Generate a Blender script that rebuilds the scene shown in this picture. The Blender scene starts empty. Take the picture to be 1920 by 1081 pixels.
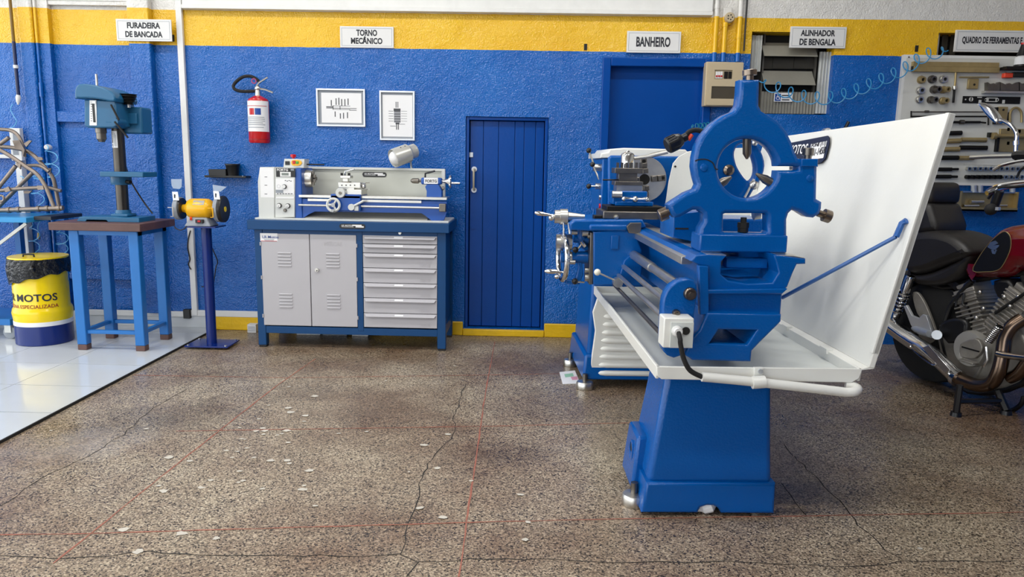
import bpy, bmesh, math, random
from mathutils import Vector, Matrix
random.seed(7)
SC = bpy.context.scene
COL = SC.collection
# ---------------------------------------------------------------- camera
FPX = 1400.0
PITCH = math.atan((540.5 - 306) / FPX); YAW = math.radians(1.2); ROLL = .018; CAMZ = 1.3
CF = Vector((-math.sin(YAW) * math.cos(PITCH), math.cos(YAW) * math.cos(PITCH), -math.sin(PITCH)))
_r0 = Vector((math.cos(YAW), math.sin(YAW), 0)); _u0 = _r0.cross(CF)
CR = math.cos(ROLL) * _r0 + math.sin(ROLL) * _u0
CU = -math.sin(ROLL) * _r0 + math.cos(ROLL) * _u0
CAM = Vector((0, 0, CAMZ))
cd = bpy.data.cameras.new('camera'); cam = bpy.data.objects.new('camera', cd); COL.objects.link(cam)
cd.sensor_fit = 'HORIZONTAL'; cd.sensor_width = 36; cd.lens = FPX / 1920 * 36; cd.clip_end = 200
mw = Matrix((CR, CU, -CF)).transposed().to_4x4(); mw.translation = CAM; cam.matrix_world = mw
SC.camera = cam
# ---------------------------------------------------------------- light: overcast daylight through the open front, added overhead fill lamps
SC.view_settings.view_transform = 'Standard'; SC.view_settings.look = 'None'; SC.view_settings.gamma = 1
SC.view_settings.use_curve_mapping = False
SC.view_settings.exposure = 0.0
wd = bpy.data.worlds.new('overcast_sky'); SC.world = wd; wd.use_nodes = True
bg = wd.node_tree.nodes['Background']; bg.inputs[0].default_value = (.93, .97, 1, 1); bg.inputs[1].default_value = 3.3
def area(name, loc, rot, sx, sy, power, col=(1, 1, 1)):
    l = bpy.data.lights.new(name, 'AREA'); l.shape = 'RECTANGLE'; l.size = sx; l.size_y = sy; l.energy = power; l.color = col
    o = bpy.data.objects.new(name, l); COL.objects.link(o); o.location = loc; o.rotation_euler = rot
    o['kind'] = 'helper'; return o
for i, (x, y) in enumerate([(-3.4, 1.4), (-1.2, 1.4), (1.0, 1.4), (-3.4, 3.8), (-1.2, 3.8), (1.0, 3.8)]):
    area('overhead_fill_light', (x, y, 3.7), (0, 0, 0), 1.2, .25, 34, (1, .98, .95))  # added overhead fill to even out the light, no fixtures modelled
# ---------------------------------------------------------------- helpers
def ray(x, y): return CF + CR * ((x - 960) / FPX) - CU * ((y - 540.5) / FPX)
class Fr:
    def __init__(s, o, a):
        s.o = Vector(o); s.a = a
        s.U = Vector((math.cos(a), math.sin(a), 0)); s.V = Vector((-math.sin(a), math.cos(a), 0))
    def loc(s, p): q = Vector(p) - s.o; return Vector((q.dot(s.U), q.dot(s.V), q.z))
    def wor(s, p): return s.o + s.U * p[0] + s.V * p[1] + Vector((0, 0, p[2]))
    def px(s, x, y, v):
        d = ray(x, y); t = (v - s.loc(CAM).y) / d.dot(s.V); return s.loc(CAM + d * t)
    def pu(s, x, y, u):
        d = ray(x, y); t = (u - s.loc(CAM).x) / d.dot(s.U); return s.loc(CAM + d * t)
    def pz(s, x, y, z):
        d = ray(x, y); t = (z - CAMZ) / d.z; return s.loc(CAM + d * t)
    def pp(s, x, y, p0, n):           # local plane through p0 with normal n
        d = ray(x, y); n = s.U * n[0] + s.V * n[1] + Vector((0, 0, n[2]))
        t = (s.wor(p0) - CAM).dot(n) / d.dot(n); return s.loc(CAM + d * t)
    def out(s, pts, v): return [(q.x, q.z) for q in (s.px(x, y, v) for x, y in pts)]
    def rect(s, x0, y0, x1, y1, v):
        ym = (y0 + y1) / 2; xm = (x0 + x1) / 2
        return s.px(x0, ym, v).x, s.px(x1, ym, v).x, s.px(xm, y1, v).z, s.px(xm, y0, v).z
W = Fr((0, 0, 0), 0)
WY = W.pz(950, 629, 0).y
def zoom(ox, oy, k): return lambda *pts: [(ox + k * x, oy + k * y) for x, y in pts]
def smooth(pts, n=4, closed=True):
    out = []; m = len(pts); V = [Vector(p) for p in pts]
    rng = range(m) if closed else range(m - 1)
    for i in rng:
        if closed: a, b, c, d = V[i - 1], V[i], V[(i + 1) % m], V[(i + 2) % m]
        else: a, b, c, d = V[max(i - 1, 0)], V[i], V[i + 1], V[min(i + 2, m - 1)]
        for k in range(n):
            t = k / n
            out.append(.5 * (2 * b + (c - a) * t + (2 * a - 5 * b + 4 * c - d) * t * t + (3 * b - a - 3 * c + d) * t ** 3))
    if not closed: out.append(V[-1])
    return out
BASE = {}
class MB:
    def __init__(s): s.v = []; s.f = []
    def add(s, vs, fs):
        n = len(s.v); s.v += [Vector(p) for p in vs]; s.f += [tuple(i + n for i in f) for f in fs]; return s
    def hexa(s, p):                   # bottom 4 then top 4, same winding
        return s.add(p, [(0, 3, 2, 1), (4, 5, 6, 7), (0, 1, 5, 4), (1, 2, 6, 5), (2, 3, 7, 6), (3, 0, 4, 7)])
    def box(s, x0, x1, y0, y1, z0, z1):
        return s.hexa([(x0, y0, z0), (x1, y0, z0), (x1, y1, z0), (x0, y1, z0), (x0, y0, z1), (x1, y0, z1), (x1, y1, z1), (x0, y1, z1)])
    def pbox(s, fr, x0, y0, x1, y1, v0, v1):
        a, b, c, d = fr.rect(x0, y0, x1, y1, v0); return s.box(a, b, v0, v1, c, d)
    def prism(s, poly, a, b, ax='v'):
        n = len(poly)
        if ax == 'v': P = [(x, a, z) for x, z in poly] + [(x, b, z) for x, z in poly]
        elif ax == 'u': P = [(a, y, z) for y, z in poly] + [(b, y, z) for y, z in poly]
        else: P = [(x, y, a) for x, y in poly] + [(x, y, b) for x, y in poly]
        return s.add(P, [tuple(range(n)), tuple(range(2 * n - 1, n - 1, -1))] + [(i, (i + 1) % n, n + (i + 1) % n, n + i) for i in range(n)])
    def cyl(s, p0, p1, r0, r1=None, n=18):
        return s.rev([(r0, 0), (r0 if r1 is None else r1, 1)], p0, p1, n)
    def rev(s, prof, p0, p1, n=18):   # prof: (radius, fraction along axis)
        p0 = Vector(p0); p1 = Vector(p1); d = p1 - p0
        z = d.normalized(); x = z.orthogonal().normalized(); y = z.cross(x)
        vs = []; fs = []
        for r, h in prof:
            for i in range(n):
                a = 2 * math.pi * i / n; vs.append(p0 + d * h + (x * math.cos(a) + y * math.sin(a)) * max(r, 1e-4))
        m = len(prof)
        for j in range(m - 1):
            for i in range(n):
                k = (i + 1) % n; fs.append((j * n + i, j * n + k, (j + 1) * n + k, (j + 1) * n + i))
        fs.append(tuple(range(n - 1, -1, -1))); fs.append(tuple((m - 1) * n + i for i in range(n)))
        return s.add(vs, fs)
    def sph(s, c, r, n=14):
        c = Vector(c); pr = [(r * math.sin(math.pi * k / 8), (1 - math.cos(math.pi * k / 8)) / 2) for k in range(9)]
        return s.rev(pr, c - Vector((0, 0, r)), c + Vector((0, 0, r)), n)
    def tube(s, pts, r, n=8, closed=False):
        P = [Vector(p) for p in pts]; m = len(P); vs = []; fs = []; x = None
        for i in range(m):
            t = (P[(i + 1) % m] - P[i - 1]) if closed or 0 < i < m - 1 else (P[1] - P[0] if i == 0 else P[-1] - P[-2])
            t = t.normalized()
            x = t.orthogonal().normalized() if x is None else (x - t * x.dot(t)).normalized()
            y = t.cross(x); ri = r[i] if isinstance(r, (list, tuple)) else r
            vs += [P[i] + (x * math.cos(2 * math.pi * k / n) + y * math.sin(2 * math.pi * k / n)) * ri for k in range(n)]
        for i in range(m if closed else m - 1):
            j = (i + 1) % m
            fs += [(i * n + k, i * n + (k + 1) % n, j * n + (k + 1) % n, j * n + k) for k in range(n)]
        if not closed: fs += [tuple(range(n - 1, -1, -1)), tuple((m - 1) * n + k for k in range(n))]
        return s.add(vs, fs)
    def ring(s, c, ax, R, r, n=28, k=8):
        c = Vector(c); z = Vector(ax).normalized(); x = z.orthogonal().normalized(); y = z.cross(x)
        return s.tube([c + (x * math.cos(2 * math.pi * i / n) + y * math.sin(2 * math.pi * i / n)) * R for i in range(n)], r, k, True)
    def mesh(s, me, fn):              # copy a mesh through a mapping
        return s.add([fn(v.co) for v in me.vertices], [tuple(p.vertices) for p in me.polygons])
    def plate(s, loops, v0, v1, bev=0, ax='v'):   # loops of (u,z): first outline, then holes
        cu = bpy.data.curves.new('t', 'CURVE'); cu.dimensions = '2D'; cu.fill_mode = 'BOTH'
        cu.extrude = max(abs(v1 - v0) / 2 - bev, 1e-5); cu.bevel_depth = bev; cu.bevel_resolution = 2; cu.offset = -bev
        for lp in loops:
            sp = cu.splines.new('POLY'); sp.points.add(len(lp) - 1); sp.use_cyclic_u = True
            for q, p in zip(sp.points, lp): q.co = (p[0], p[1], 0, 1)
        ob = bpy.data.objects.new('t', cu); me = bpy.data.meshes.new_from_object(ob); m = (v0 + v1) / 2
        if ax == 'v': s.mesh(me, lambda c: (c.x, m - c.z, c.y))
        elif ax == 'u': s.mesh(me, lambda c: (m + c.z, c.x, c.y))
        else: s.mesh(me, lambda c: (c.x, c.y, m + c.z))
        bpy.data.objects.remove(ob); bpy.data.curves.remove(cu); bpy.data.meshes.remove(me); return s
    def text(s, txt, o, xd, yd, w, h, bold=.0, th=.0008):   # o: lower-left corner, fitted into w x h
        cu = bpy.data.curves.new('t', 'FONT'); cu.body = txt; cu.offset = bold; cu.extrude = .001; cu.resolution_u = 3
        ob = bpy.data.objects.new('t', cu); me = bpy.data.meshes.new_from_object(ob)
        xs = [v.co.x for v in me.vertices]; ys = [v.co.y for v in me.vertices]
        x0, x1, y0, y1 = min(xs), max(xs), min(ys), max(ys)
        o = Vector(o); xd = Vector(xd).normalized(); yd = Vector(yd).normalized(); nd = xd.cross(yd)
        s.mesh(me, lambda c: o + xd * ((c.x - x0) / (x1 - x0) * w) + yd * ((c.y - y0) / (y1 - y0) * h) + nd * (th if c.z > 0 else 0))
        bpy.data.objects.remove(ob); bpy.data.curves.remove(cu); bpy.data.meshes.remove(me); return s
    def ptext(s, fr, txt, x0, y0, x1, y1, v, bold=.02):
        a, b, c, d = fr.rect(x0, y0, x1, y1, v); return s.text(txt, (a, v, c), (1, 0, 0), (0, 0, 1), b - a, d - c, bold)
    def build(s, name, mat, parent=None, bev=0, seg=2, base=None, fr=None, sharp=38):
        b = BASE[parent] if parent else Vector(base or (0, 0, 0))
        me = bpy.data.meshes.new(name); me.from_pydata([v - b for v in s.v], [], s.f)
        bm = bmesh.new(); bm.from_mesh(me); bmesh.ops.recalc_face_normals(bm, faces=bm.faces); bm.to_mesh(me); bm.free()
        me.shade_smooth(); me.set_sharp_from_angle(angle=math.radians(sharp))
        me.materials.append(mat)
        o = bpy.data.objects.new(name, me); COL.objects.link(o); BASE[o] = b
        if parent: o.parent = parent
        else:
            f = fr or W; o.location = f.wor(b); o.rotation_euler = (0, 0, f.a)
        if bev:
            md = o.modifiers.new('bevel', 'BEVEL'); md.width = bev; md.segments = seg; md.limit_method = 'ANGLE'; md.angle_limit = math.radians(35)
        return o
def tag(o, label=None, cat=None, group=None, kind=None):
    for k, v in (('label', label), ('category', cat), ('group', group), ('kind', kind)):
        if v: o[k] = v
    return o
def T(name, label, cat, base, fr=None, group=None):
    o = bpy.data.objects.new(name, None); COL.objects.link(o); f = fr or W
    o.empty_display_size = .05; o.location = f.wor(base); o.rotation_euler = (0, 0, f.a); BASE[o] = Vector(base)
    return tag(o, label, cat, group)
def dup(o, off, parent='same'):       # a part copied with an offset, mesh data shared
    c = o.copy(); COL.objects.link(c); c.location = o.location + Vector(off); BASE[c] = BASE[o]
    if parent != 'same': c.parent = parent
    return c
# ---------------------------------------------------------------- materials
def lin(c): return tuple((x / 255 / 12.92 if x / 255 <= .04045 else ((x / 255 + .055) / 1.055) ** 2.4) for x in c) + (1,)
class NT:
    def __init__(s, name):
        s.m = bpy.data.materials.new(name); s.m.use_nodes = True; s.t = s.m.node_tree; s.b = s.t.nodes['Principled BSDF']
        s.co = s.t.nodes.new('ShaderNodeTexCoord'); s.ge = s.t.nodes.new('ShaderNodeNewGeometry')
    def n(s, typ, **kw):
        x = s.t.nodes.new(typ)
        for k, v in kw.items(): setattr(x, k, v)
        return x
    def l(s, a, b): s.t.links.new(a, b)
    def noise(s, scale, detail=3, rough=.5, vec=None):
        x = s.n('ShaderNodeTexNoise'); x.inputs['Scale'].default_value = scale; x.inputs['Detail'].default_value = detail
        x.inputs['Roughness'].default_value = rough; s.l(vec or s.co.outputs['Object'], x.inputs['Vector']); return x.outputs['Fac']
    def ramp(s, fac, stops, mode='LINEAR'):
        r = s.n('ShaderNodeValToRGB'); r.color_ramp.interpolation = mode; e = r.color_ramp.elements
        while len(e) < len(stops): e.new(.5)
        for q, (p, c) in zip(e, stops): q.position = p; q.color = c if len(c) == 4 else lin(c)
        s.l(fac, r.inputs[0]); return r.outputs[0]
    def mix(s, fac, a, b, bt='MIX'):
        x = s.n('ShaderNodeMix', data_type='RGBA', blend_type=bt)
        for i, q in ((0, fac), (6, a), (7, b)):
            if hasattr(q, 'is_output'): s.l(q, x.inputs[i])
            else: x.inputs[i].default_value = q
        return x.outputs[2]
    def math(s, op, a, b=0.0):
        x = s.n('ShaderNodeMath', operation=op)
        for i, q in ((0, a), (1, b)):
            if hasattr(q, 'is_output'): s.l(q, x.inputs[i])
            else: x.inputs[i].default_value = q
        return x.outputs[0]
    def bump(s, h, strength, dist=.01, prev=None):
        x = s.n('ShaderNodeBump'); x.inputs['Strength'].default_value = strength; x.inputs['Distance'].default_value = dist
        s.l(h, x.inputs['Height'])
        if prev: s.l(prev, x.inputs['Normal'])
        return x.outputs[0]
def M(name, col, rough=.5, metal=0, var=.12, vs=9, bump=None, coat=0, spec=.5, rv=0, alpha=1, trans=0):
    t = NT(name); b = t.b; c = lin(col)
    if var:
        f = t.noise(vs, 5, .6)
        t.l(t.mix(f, tuple(x * (1 - var) for x in c[:3]) + (1,), tuple(min(1, x * (1 + var)) for x in c[:3]) + (1,)), b.inputs['Base Color'])
    else: b.inputs['Base Color'].default_value = c
    b.inputs['Roughness'].default_value = rough; b.inputs['Metallic'].default_value = metal
    if rv: t.l(t.math('ADD', t.math('MULTIPLY', t.noise(vs * 2, 4), rv), rough - rv / 2), b.inputs['Roughness'])
    b.inputs['Specular IOR Level'].default_value = spec; b.inputs['Coat Weight'].default_value = coat; b.inputs['Coat Roughness'].default_value = .08
    b.inputs['Alpha'].default_value = alpha; b.inputs['Transmission Weight'].default_value = trans
    if bump: t.l(t.bump(t.noise(bump[0], 3), bump[1], bump[2] if len(bump) > 2 else .004), b.inputs['Normal'])
    return t.m
ZB, ZY = 2.10, 2.345                  # paint bands on the wall: blue / yellow / white
def paint_bands(name, lump=True):
    t = NT(name); P = t.ge.outputs['Position']; sep = t.n('ShaderNodeSeparateXYZ'); t.l(P, sep.inputs[0]); z = sep.outputs[2]
    wob = t.math('MULTIPLY', t.math('SUBTRACT', t.noise(9, 2, .5, P), .5), .006); zz = t.math('ADD', z, wob)
    n1 = t.noise(2.2, 5, .6, P); n2 = t.noise(14, 4, .6, P)
    blue = t.ramp(n1, [(.3, (0, 84, 166)), (.55, (0, 93, 178)), (.8, (4, 102, 184))])
    yel = t.ramp(n1, [(.3, (228, 176, 10)), (.7, (236, 190, 40))]); wh = t.ramp(n2, [(.3, (214, 212, 206)), (.7, (228, 226, 221))])
    c = t.mix(t.math('GREATER_THAN', zz, ZB), blue, yel); c = t.mix(t.math('GREATER_THAN', zz, ZY), c, wh)
    t.l(c, t.b.inputs['Base Color']); t.b.inputs['Roughness'].default_value = .1; t.b.inputs['Specular IOR Level'].default_value = .55
    h = t.math('ADD', t.math('MULTIPLY', t.noise(95, 2, .5, P), .75), t.math('MULTIPLY', t.noise(20, 4, .6, P), .8))
    nb = t.bump(h, .95 if lump else .15, .009); nb = t.bump(t.noise(3.0, 4, .55, P), .5 if lump else .1, .05, nb); t.l(nb, t.b.inputs['Normal'])
    return t.m
m_wall = paint_bands('wall_gloss_paint'); m_pipe = paint_bands('pipe_gloss_paint', False)
m_dblue = M('door_blue_enamel', (0, 66, 146), .25, bump=(60, .15, .004), vs=3, spec=.22)
m_white = M('white_paint', (226, 226, 222), .4, bump=(90, .08))
m_plastic = M('white_plastic', (222, 222, 220), .4, var=.04)
m_yellow = M('yellow_wall_paint', (226, 182, 16), .35, bump=(40, .35, .006), vs=14, var=.18)
m_bench = M('bench_blue_enamel', (12, 64, 112), .38, var=.06, spec=.3)
m_grey = M('cabinet_grey_powder', (178, 176, 180), .5, var=.03, bump=(400, .08, .001))
m_lb = M('machine_blue_enamel', (0, 82, 158), .2, bump=(130, .35, .0035), var=.06, spec=.38)
m_dp = M('drill_blue_enamel', (26, 92, 132), .36, var=.1, bump=(150, .12, .002))
m_tb = M('table_blue_paint', (26, 106, 178), .38, var=.1, bump=(60, .12, .003))
m_navy = M('navy_enamel', (8, 36, 108), .25, var=.06)
m_mlb = M('mini_lathe_blue', (22, 78, 160), .3, var=.05)
m_mlg = M('mini_lathe_grey', (206, 208, 204), .42, var=.03)
m_mlsplash = M('splash_grey', (192, 194, 184), .42, var=.04)
m_steel = M('machined_steel', (208, 206, 200), .33, 1, var=.15, rv=.15, vs=20)
m_dsteel = M('dark_steel', (122, 117, 110), .38, 1, var=.25, vs=25, rv=.2)
m_chrome = M('chrome', (214, 214, 214), .12, 1, var=.05)
m_oxide = M('blackened_steel', (30, 29, 28), .45, .6, var=.3, vs=30)
m_brass = M('zinc_yellow_steel', (172, 152, 106), .38, .6, var=.3, vs=16)
m_black = M('black_plastic', (16, 16, 17), .38, var=.1)
m_rubber = M('black_rubber', (18, 18, 19), .75, var=.25, bump=(60, .3, .004))
m_lwhite = M('lathe_white_enamel', (226, 226, 220), .3, bump=(60, .12, .003), var=.03)
m_tray = M('tray_grey_white', (206, 210, 206), .34, var=.08, vs=6)
m_red = M('red_enamel', (190, 22, 26), .25, var=.06)
m_paper = M('white_paper', (232, 232, 232), .7, var=.02)
m_ink = M('dark_ink', (38, 40, 48), .6, var=.05)
m_alu = M('aluminium_frame', (200, 204, 208), .3, .6, var=.05)
m_mat = M('grey_backing_card', (142, 148, 156), .6, var=.08)
m_glass = M('picture_glass', (255, 255, 255), .03, var=0, alpha=.06)
m_gyel = M('grinder_yellow', (236, 176, 14), .28, var=.04)
m_shield = M('clear_plastic_shield', (190, 205, 220), .1, var=0, alpha=.5)
m_wood = M('worn_brown_tabletop', (92, 64, 58), .5, var=.35, vs=14, bump=(30, .2, .004))
m_hose = M('light_blue_hose', (96, 176, 222), .3, var=.04)
m_hose2 = M('blue_hose', (52, 136, 186), .3, var=.04)
m_beige = M('beige_plastic', (186, 170, 140), .45, var=.04)
m_smoke = M('smoked_plastic', (74, 68, 58), .2, var=.1)
m_galv = M('galvanised_sheet', (200, 202, 198), .4, .5, var=.2, vs=12)
m_pane = M('grimy_window_pane', (140, 138, 128), .25, var=.2, vs=5)
m_dark = M('dark_strip_hole_shade', (22, 22, 20), .7)  # near-black; paints the shade inside holes, also used for dark strips and backings
m_tyre = M('tyre_rubber', (22, 22, 22), .8, bump=(120, .3, .004), var=.2)
m_leather = M('black_leather', (34, 32, 31), .42, var=.25, bump=(220, .3, .002), vs=6)
m_tank = M('dark_red_tank_paint', (104, 10, 20), .16, coat=.6, var=.08)
m_engine = M('dull_cast_aluminium', (150, 146, 138), .4, .45, var=.3, vs=18)
m_case = M('engine_cover_grey', (166, 164, 158), .4, .3, var=.12)
m_exh = M('brown_exhaust_steel', (118, 100, 86), .25, 1, var=.3, vs=8)
m_framest = M('bare_frame_tube', (138, 126, 116), .42, .7, var=.3, vs=20)
m_bag = M('black_bin_bag', (14, 14, 16), .22, bump=(30, .9, .02), var=.2)
m_dyel = M('drum_yellow', (238, 206, 12), .2, var=.04)
m_green = M('green_button', (70, 160, 60), .4, var=0)
m_orange = M('orange_plastic', (226, 70, 40), .4, var=0)
m_lblue = M('sign_blue', (26, 70, 150), .4, var=0)
m_lampsh = M('satin_lamp_metal', (196, 196, 190), .32, .35, var=.05)
m_brown = M('bronze_knob', (128, 116, 104), .3, 1, var=.15)
# ================================================================ SETTING
# ---- terrazzo floor
def floor_mat():
    t = NT('terrazzo'); P = t.ge.outputs['Position']
    v = t.n('ShaderNodeTexVoronoi'); v.inputs['Scale'].default_value = 190; t.l(P, v.inputs['Vector'])
    sep = t.n('ShaderNodeSeparateColor'); t.l(v.outputs['Color'], sep.inputs[0])
    chips = t.ramp(sep.outputs[0], [(0, (40, 36, 32)), (.15, (72, 66, 57)), (.22, (130, 119, 100)), (.5, (151, 137, 117)), (.75, (171, 156, 134)), (.92, (206, 193, 168))])
    big = t.noise(.9, 6, .62, P); mid = t.noise(3.1, 5, .6, P)
    c = t.mix(t.ramp(big, [(.36, (0, 0, 0)), (.62, (255, 255, 255))]), t.mix(1, chips, lin((186, 166, 156)), 'MULTIPLY'), chips)
    c = t.mix(t.ramp(mid, [(.56, (0, 0, 0)), (.75, (150, 150, 150))]), c, t.mix(1, chips, lin((154, 134, 124)), 'MULTIPLY'))
    for x, y, rx, ry, ang, col, amt in ((300, 785, .5, .14, .5, (92, 86, 82), .7), (150, 835, .38, .12, .55, (206, 204, 200), .6), (720, 765, .5, .22, 0, (150, 116, 100), .6), (560, 735, .5, .12, 0, (120, 100, 88), .5), (1640, 800, .45, .3, 0, (84, 76, 70), .65), (1600, 935, .4, .12, .3, (96, 88, 80), .6), (960, 850, .3, .1, 0, (104, 98, 92), .5), (1080, 690, .5, .16, 0, (110, 98, 88), .6), (420, 700, .4, .1, 0, (120, 104, 92), .5)):
        q = W.pz(x, y, 0); mp_ = t.n('ShaderNodeMapping'); mp_.vector_type = 'TEXTURE'; mp_.inputs['Location'].default_value = (q.x, q.y, 0); mp_.inputs['Rotation'].default_value = (0, 0, ang); mp_.inputs['Scale'].default_value = (rx, ry * 2, 1); t.l(P, mp_.inputs['Vector'])
        ln = t.n('ShaderNodeVectorMath', operation='LENGTH'); t.l(mp_.outputs[0], ln.inputs[0]); f = t.math('ADD', ln.outputs['Value'], t.math('MULTIPLY', t.math('SUBTRACT', t.noise(4.5, 5, .65, P), .5), 2.2))
        amt *= .62; f = t.ramp(f, [(.2, (amt, amt, amt, 1)), (1, (0, 0, 0, 1))]); c = t.mix(f, c, t.mix(1, c, lin(col), 'MULTIPLY') if sum(col) < 500 else t.mix(.55, c, lin(col)))
    t.l(c, t.b.inputs['Base Color'])
    t.l(t.ramp(t.noise(1.3, 5, .65, P), [(.35, (.2, .2, .2, 1)), (.7, (.46, .46, .46, 1))]), t.b.inputs['Roughness'])
    t.l(t.bump(sep.outputs[1], .05, .002), t.b.inputs['Normal']); return t.m
floor = MB().add([(-7, -4.5, 0), (6, -4.5, 0), (6, 7, 0), (-7, 7, 0)], [(0, 1, 2, 3)]).build('floor', floor_mat())
tag(floor, 'brown speckled terrazzo floor with cracks and red divider lines', kind='structure')
street = MB().add([(-40, -60, -.06), (40, -60, -.06), (40, -4.5, -.06), (-40, -4.5, -.06)], [(0, 1, 2, 3)]).build('ground', M('asphalt_street', (84, 84, 84), .9))
tag(street, 'grey asphalt street outside the workshop', kind='structure')
def ribbon(pts, w, z=.0012):
    P = [W.pz(x, y, 0) for x, y in pts]; Q = [P[0]]
    for a, b in zip(P, P[1:]):
        k = max(1, int((b - a).length / .05))
        for i in range(1, k + 1):
            q = a.lerp(b, i / k)
            Q.append(q + Vector((random.uniform(-1, 1), random.uniform(-1, 1), 0)) * (.008 if w < 0 else .0015))
    w = abs(w); vs = []; fs = []
    for i, q in enumerate(Q):
        t = (Q[min(i + 1, len(Q) - 1)] - Q[max(i - 1, 0)]).normalized(); nn = Vector((-t.y, t.x, 0)); ww = w * random.uniform(.5, 1.2)
        vs += [q + nn * ww + Vector((0, 0, z)), q - nn * ww + Vector((0, 0, z))]
        if i: fs.append((2 * i - 2, 2 * i - 1, 2 * i + 1, 2 * i))
    return vs, fs
m_redl = M('red_divider_strip', (158, 98, 80), .5, var=.3, vs=30); m_crack = M('crack_dirt', (44, 42, 40), .9)
z4 = zoom(0, 560, .5); z5 = zoom(960, 560, .5)
for pts in [[(928, 640), (913, 720), (905, 770), (893, 860), (880, 940), (868, 1030), (860, 1081)], [(0, 1002), (170, 1000), (500, 990), (960, 977), (1185, 972), (1510, 967), (1920, 960)],
            [(592, 672), (520, 722), (420, 800), (300, 895), (170, 1000), (100, 1056)], [(250, 703), (540, 708), (960, 702), (1050, 700)], [(330, 808), (640, 803), (960, 798), (1190, 792)]]:
    MB().add(*ribbon(pts, .0034)).build('divider_strip', m_redl, floor)
for pts in [z4((1745, 320), (1705, 430), (1700, 510), (1620, 600), (1580, 670), (1570, 760), (1530, 850), (1505, 955), (1565, 985), (1535, 1042)),
            z4((1505, 955), (1350, 965), (1200, 960), (1000, 965), (750, 960), (560, 945), (400, 965), (250, 970), (0, 965)),
            z4((1565, 985), (1900, 972)) + z5((250, 985), (500, 990), (750, 985), (920, 985), (1080, 1000), (1400, 1000), (1465, 980), (1900, 985)),
            z5((1060, 590), (1150, 680), (1230, 760), (1300, 850), (1400, 940), (1465, 980)), z4((700, 340), (560, 420), (460, 510), (330, 590), (200, 650), (90, 715), (0, 780)),
            z5((1020, 545), (1060, 590)), z5((1010, 690), (1090, 790), (1110, 815))]:
    MB().add(*ribbon(pts, -.0023, .0008)).build('floor_crack', m_crack, floor)
m_spot = M('dried_paint_spot', (196, 190, 178), .6)
sp = z4((960, 495), (985, 485), (1040, 510), (970, 450), (905, 525), (870, 595), (790, 680), (895, 688), (755, 708), (985, 712), (1140, 700), (1135, 715), (810, 898), (680, 880),
        (520, 948), (465, 865), (1180, 365), (1090, 425), (1640, 635), (1600, 268), (1705, 252), (1590, 548), (1140, 460), (1075, 495), (1270, 505), (925, 560), (850, 570)) + [(random.gauss(500, 90), random.gauss(835, 45)) for _ in range(20)] + [(random.uniform(60, 1100), random.uniform(680, 1000)) for _ in range(14)] + z5((60, 840), (1480, 795), (1530, 938), (50, 905))
for i, (x, y) in enumerate(sp):
    c = W.pz(x, y, 0); r = random.choice((.006, .008, .01, .013, .017)) * (1.25 if i in (12, 7, 16) else 1); n = 9
    MB().add([(c.x + r * 1.2 * random.uniform(.6, 1.3) * math.cos(6.283 * k / n), c.y + r * random.uniform(.6, 1.3) * math.sin(6.283 * k / n), .0012 + i * .00004) for k in range(n)], [tuple(range(n))]).build('paint_spot', m_spot, floor)
# ---- white tiled floor, each tile a piece
m_tile = M('white_floor_tile', (196, 200, 203), .12, var=.05, vs=5); m_grout = M('dark_grout', (60, 60, 58), .8)
xe = -2.39; ty = [5.37 + .43 - .4525 * i for i in range(0, 11)]
tf = MB().box(-7, xe, 1.2, WY - .004, 0, .006).build('floor', m_grout); tag(tf, 'raised white tiled floor on the left side', kind='structure')
m0 = None
for i in range(8):
    y1 = min(5.4 - .4525 * (i - 1) - .02, WY - .006) if i == 0 else 5.4 - .4525 * i + .4325; y0 = 5.4 - .4525 * i - .0165 if i else 5.4 - .0165
    for (x0, x1) in [(xe - .51, xe - .002), (xe - .965, xe - .5135), (xe - 1.42, xe - .9685), (xe - 1.875, xe - 1.4235), (xe - 2.33, xe - 1.8785)]:
        MB().box(x0, x1, y0, y1 - .003, .004, .0125).build('tile', m_tile, tf)
MB().box(xe - .001, xe + .007, 1.7, 5.42, 0, .0135).build('edge_strip', m_dark, tf)
# ---- back wall with openings
def holed(xs, zs, holes, y, depth, mat, name):
    X = sorted(set(xs + [h[0] for h in holes] + [h[1] for h in holes])); Z = sorted(set(zs + [h[2] for h in holes] + [h[3] for h in holes]))
    mb = MB()
    for a, b in zip(X, X[1:]):
        for c, d in zip(Z, Z[1:]):
            if any(h[0] - 1e-6 <= a and b <= h[1] + 1e-6 and h[2] - 1e-6 <= c and d <= h[3] + 1e-6 for h in holes): continue
            mb.add([(a, y, c), (b, y, c), (b, y, d), (a, y, d)], [(0, 1, 2, 3)])
    for a, b, c, d in holes:
        for q in ([(a, y, c), (a, y, d), (a, y + depth, d), (a, y + depth, c)], [(b, y, c), (b, y + depth, c), (b, y + depth, d), (b, y, d)],
                  [(a, y, d), (b, y, d), (b, y + depth, d), (a, y + depth, d)], [(a, y, c), (a, y + depth, c), (b, y + depth, c), (b, y, c)]):
            mb.add(q, [(0, 1, 2, 3)])
    return mb.build(name, mat, sharp=30)
D1 = W.rect(872, 219, 1024, 611, WY); D1 = (D1[0], D1[1], .055, D1[3])
D2 = W.rect(1135, 124, 1308, 600, WY); D2 = (D2[0], D2[1], .055, D2[3])
W1 = W.rect(1405, 60, 1561, 214, WY); W2 = W.rect(1758, 63, 2010, 106, WY); D0 = W.rect(98, 8, 262, 600, WY); D0 = (D0[0] - .1, D0[1], .09, 2.40)
wall = holed([-7, 4.6], [0, 4.0], [D1, D2, W1, W2, D0], WY, .16, m_wall, 'wall_back')
bk = MB().box(-7, 4.6, WY + .165, WY + .25, 0, 4).build('wall_back', m_dark); tag(bk, 'wall core behind the openings', kind='structure')
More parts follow.
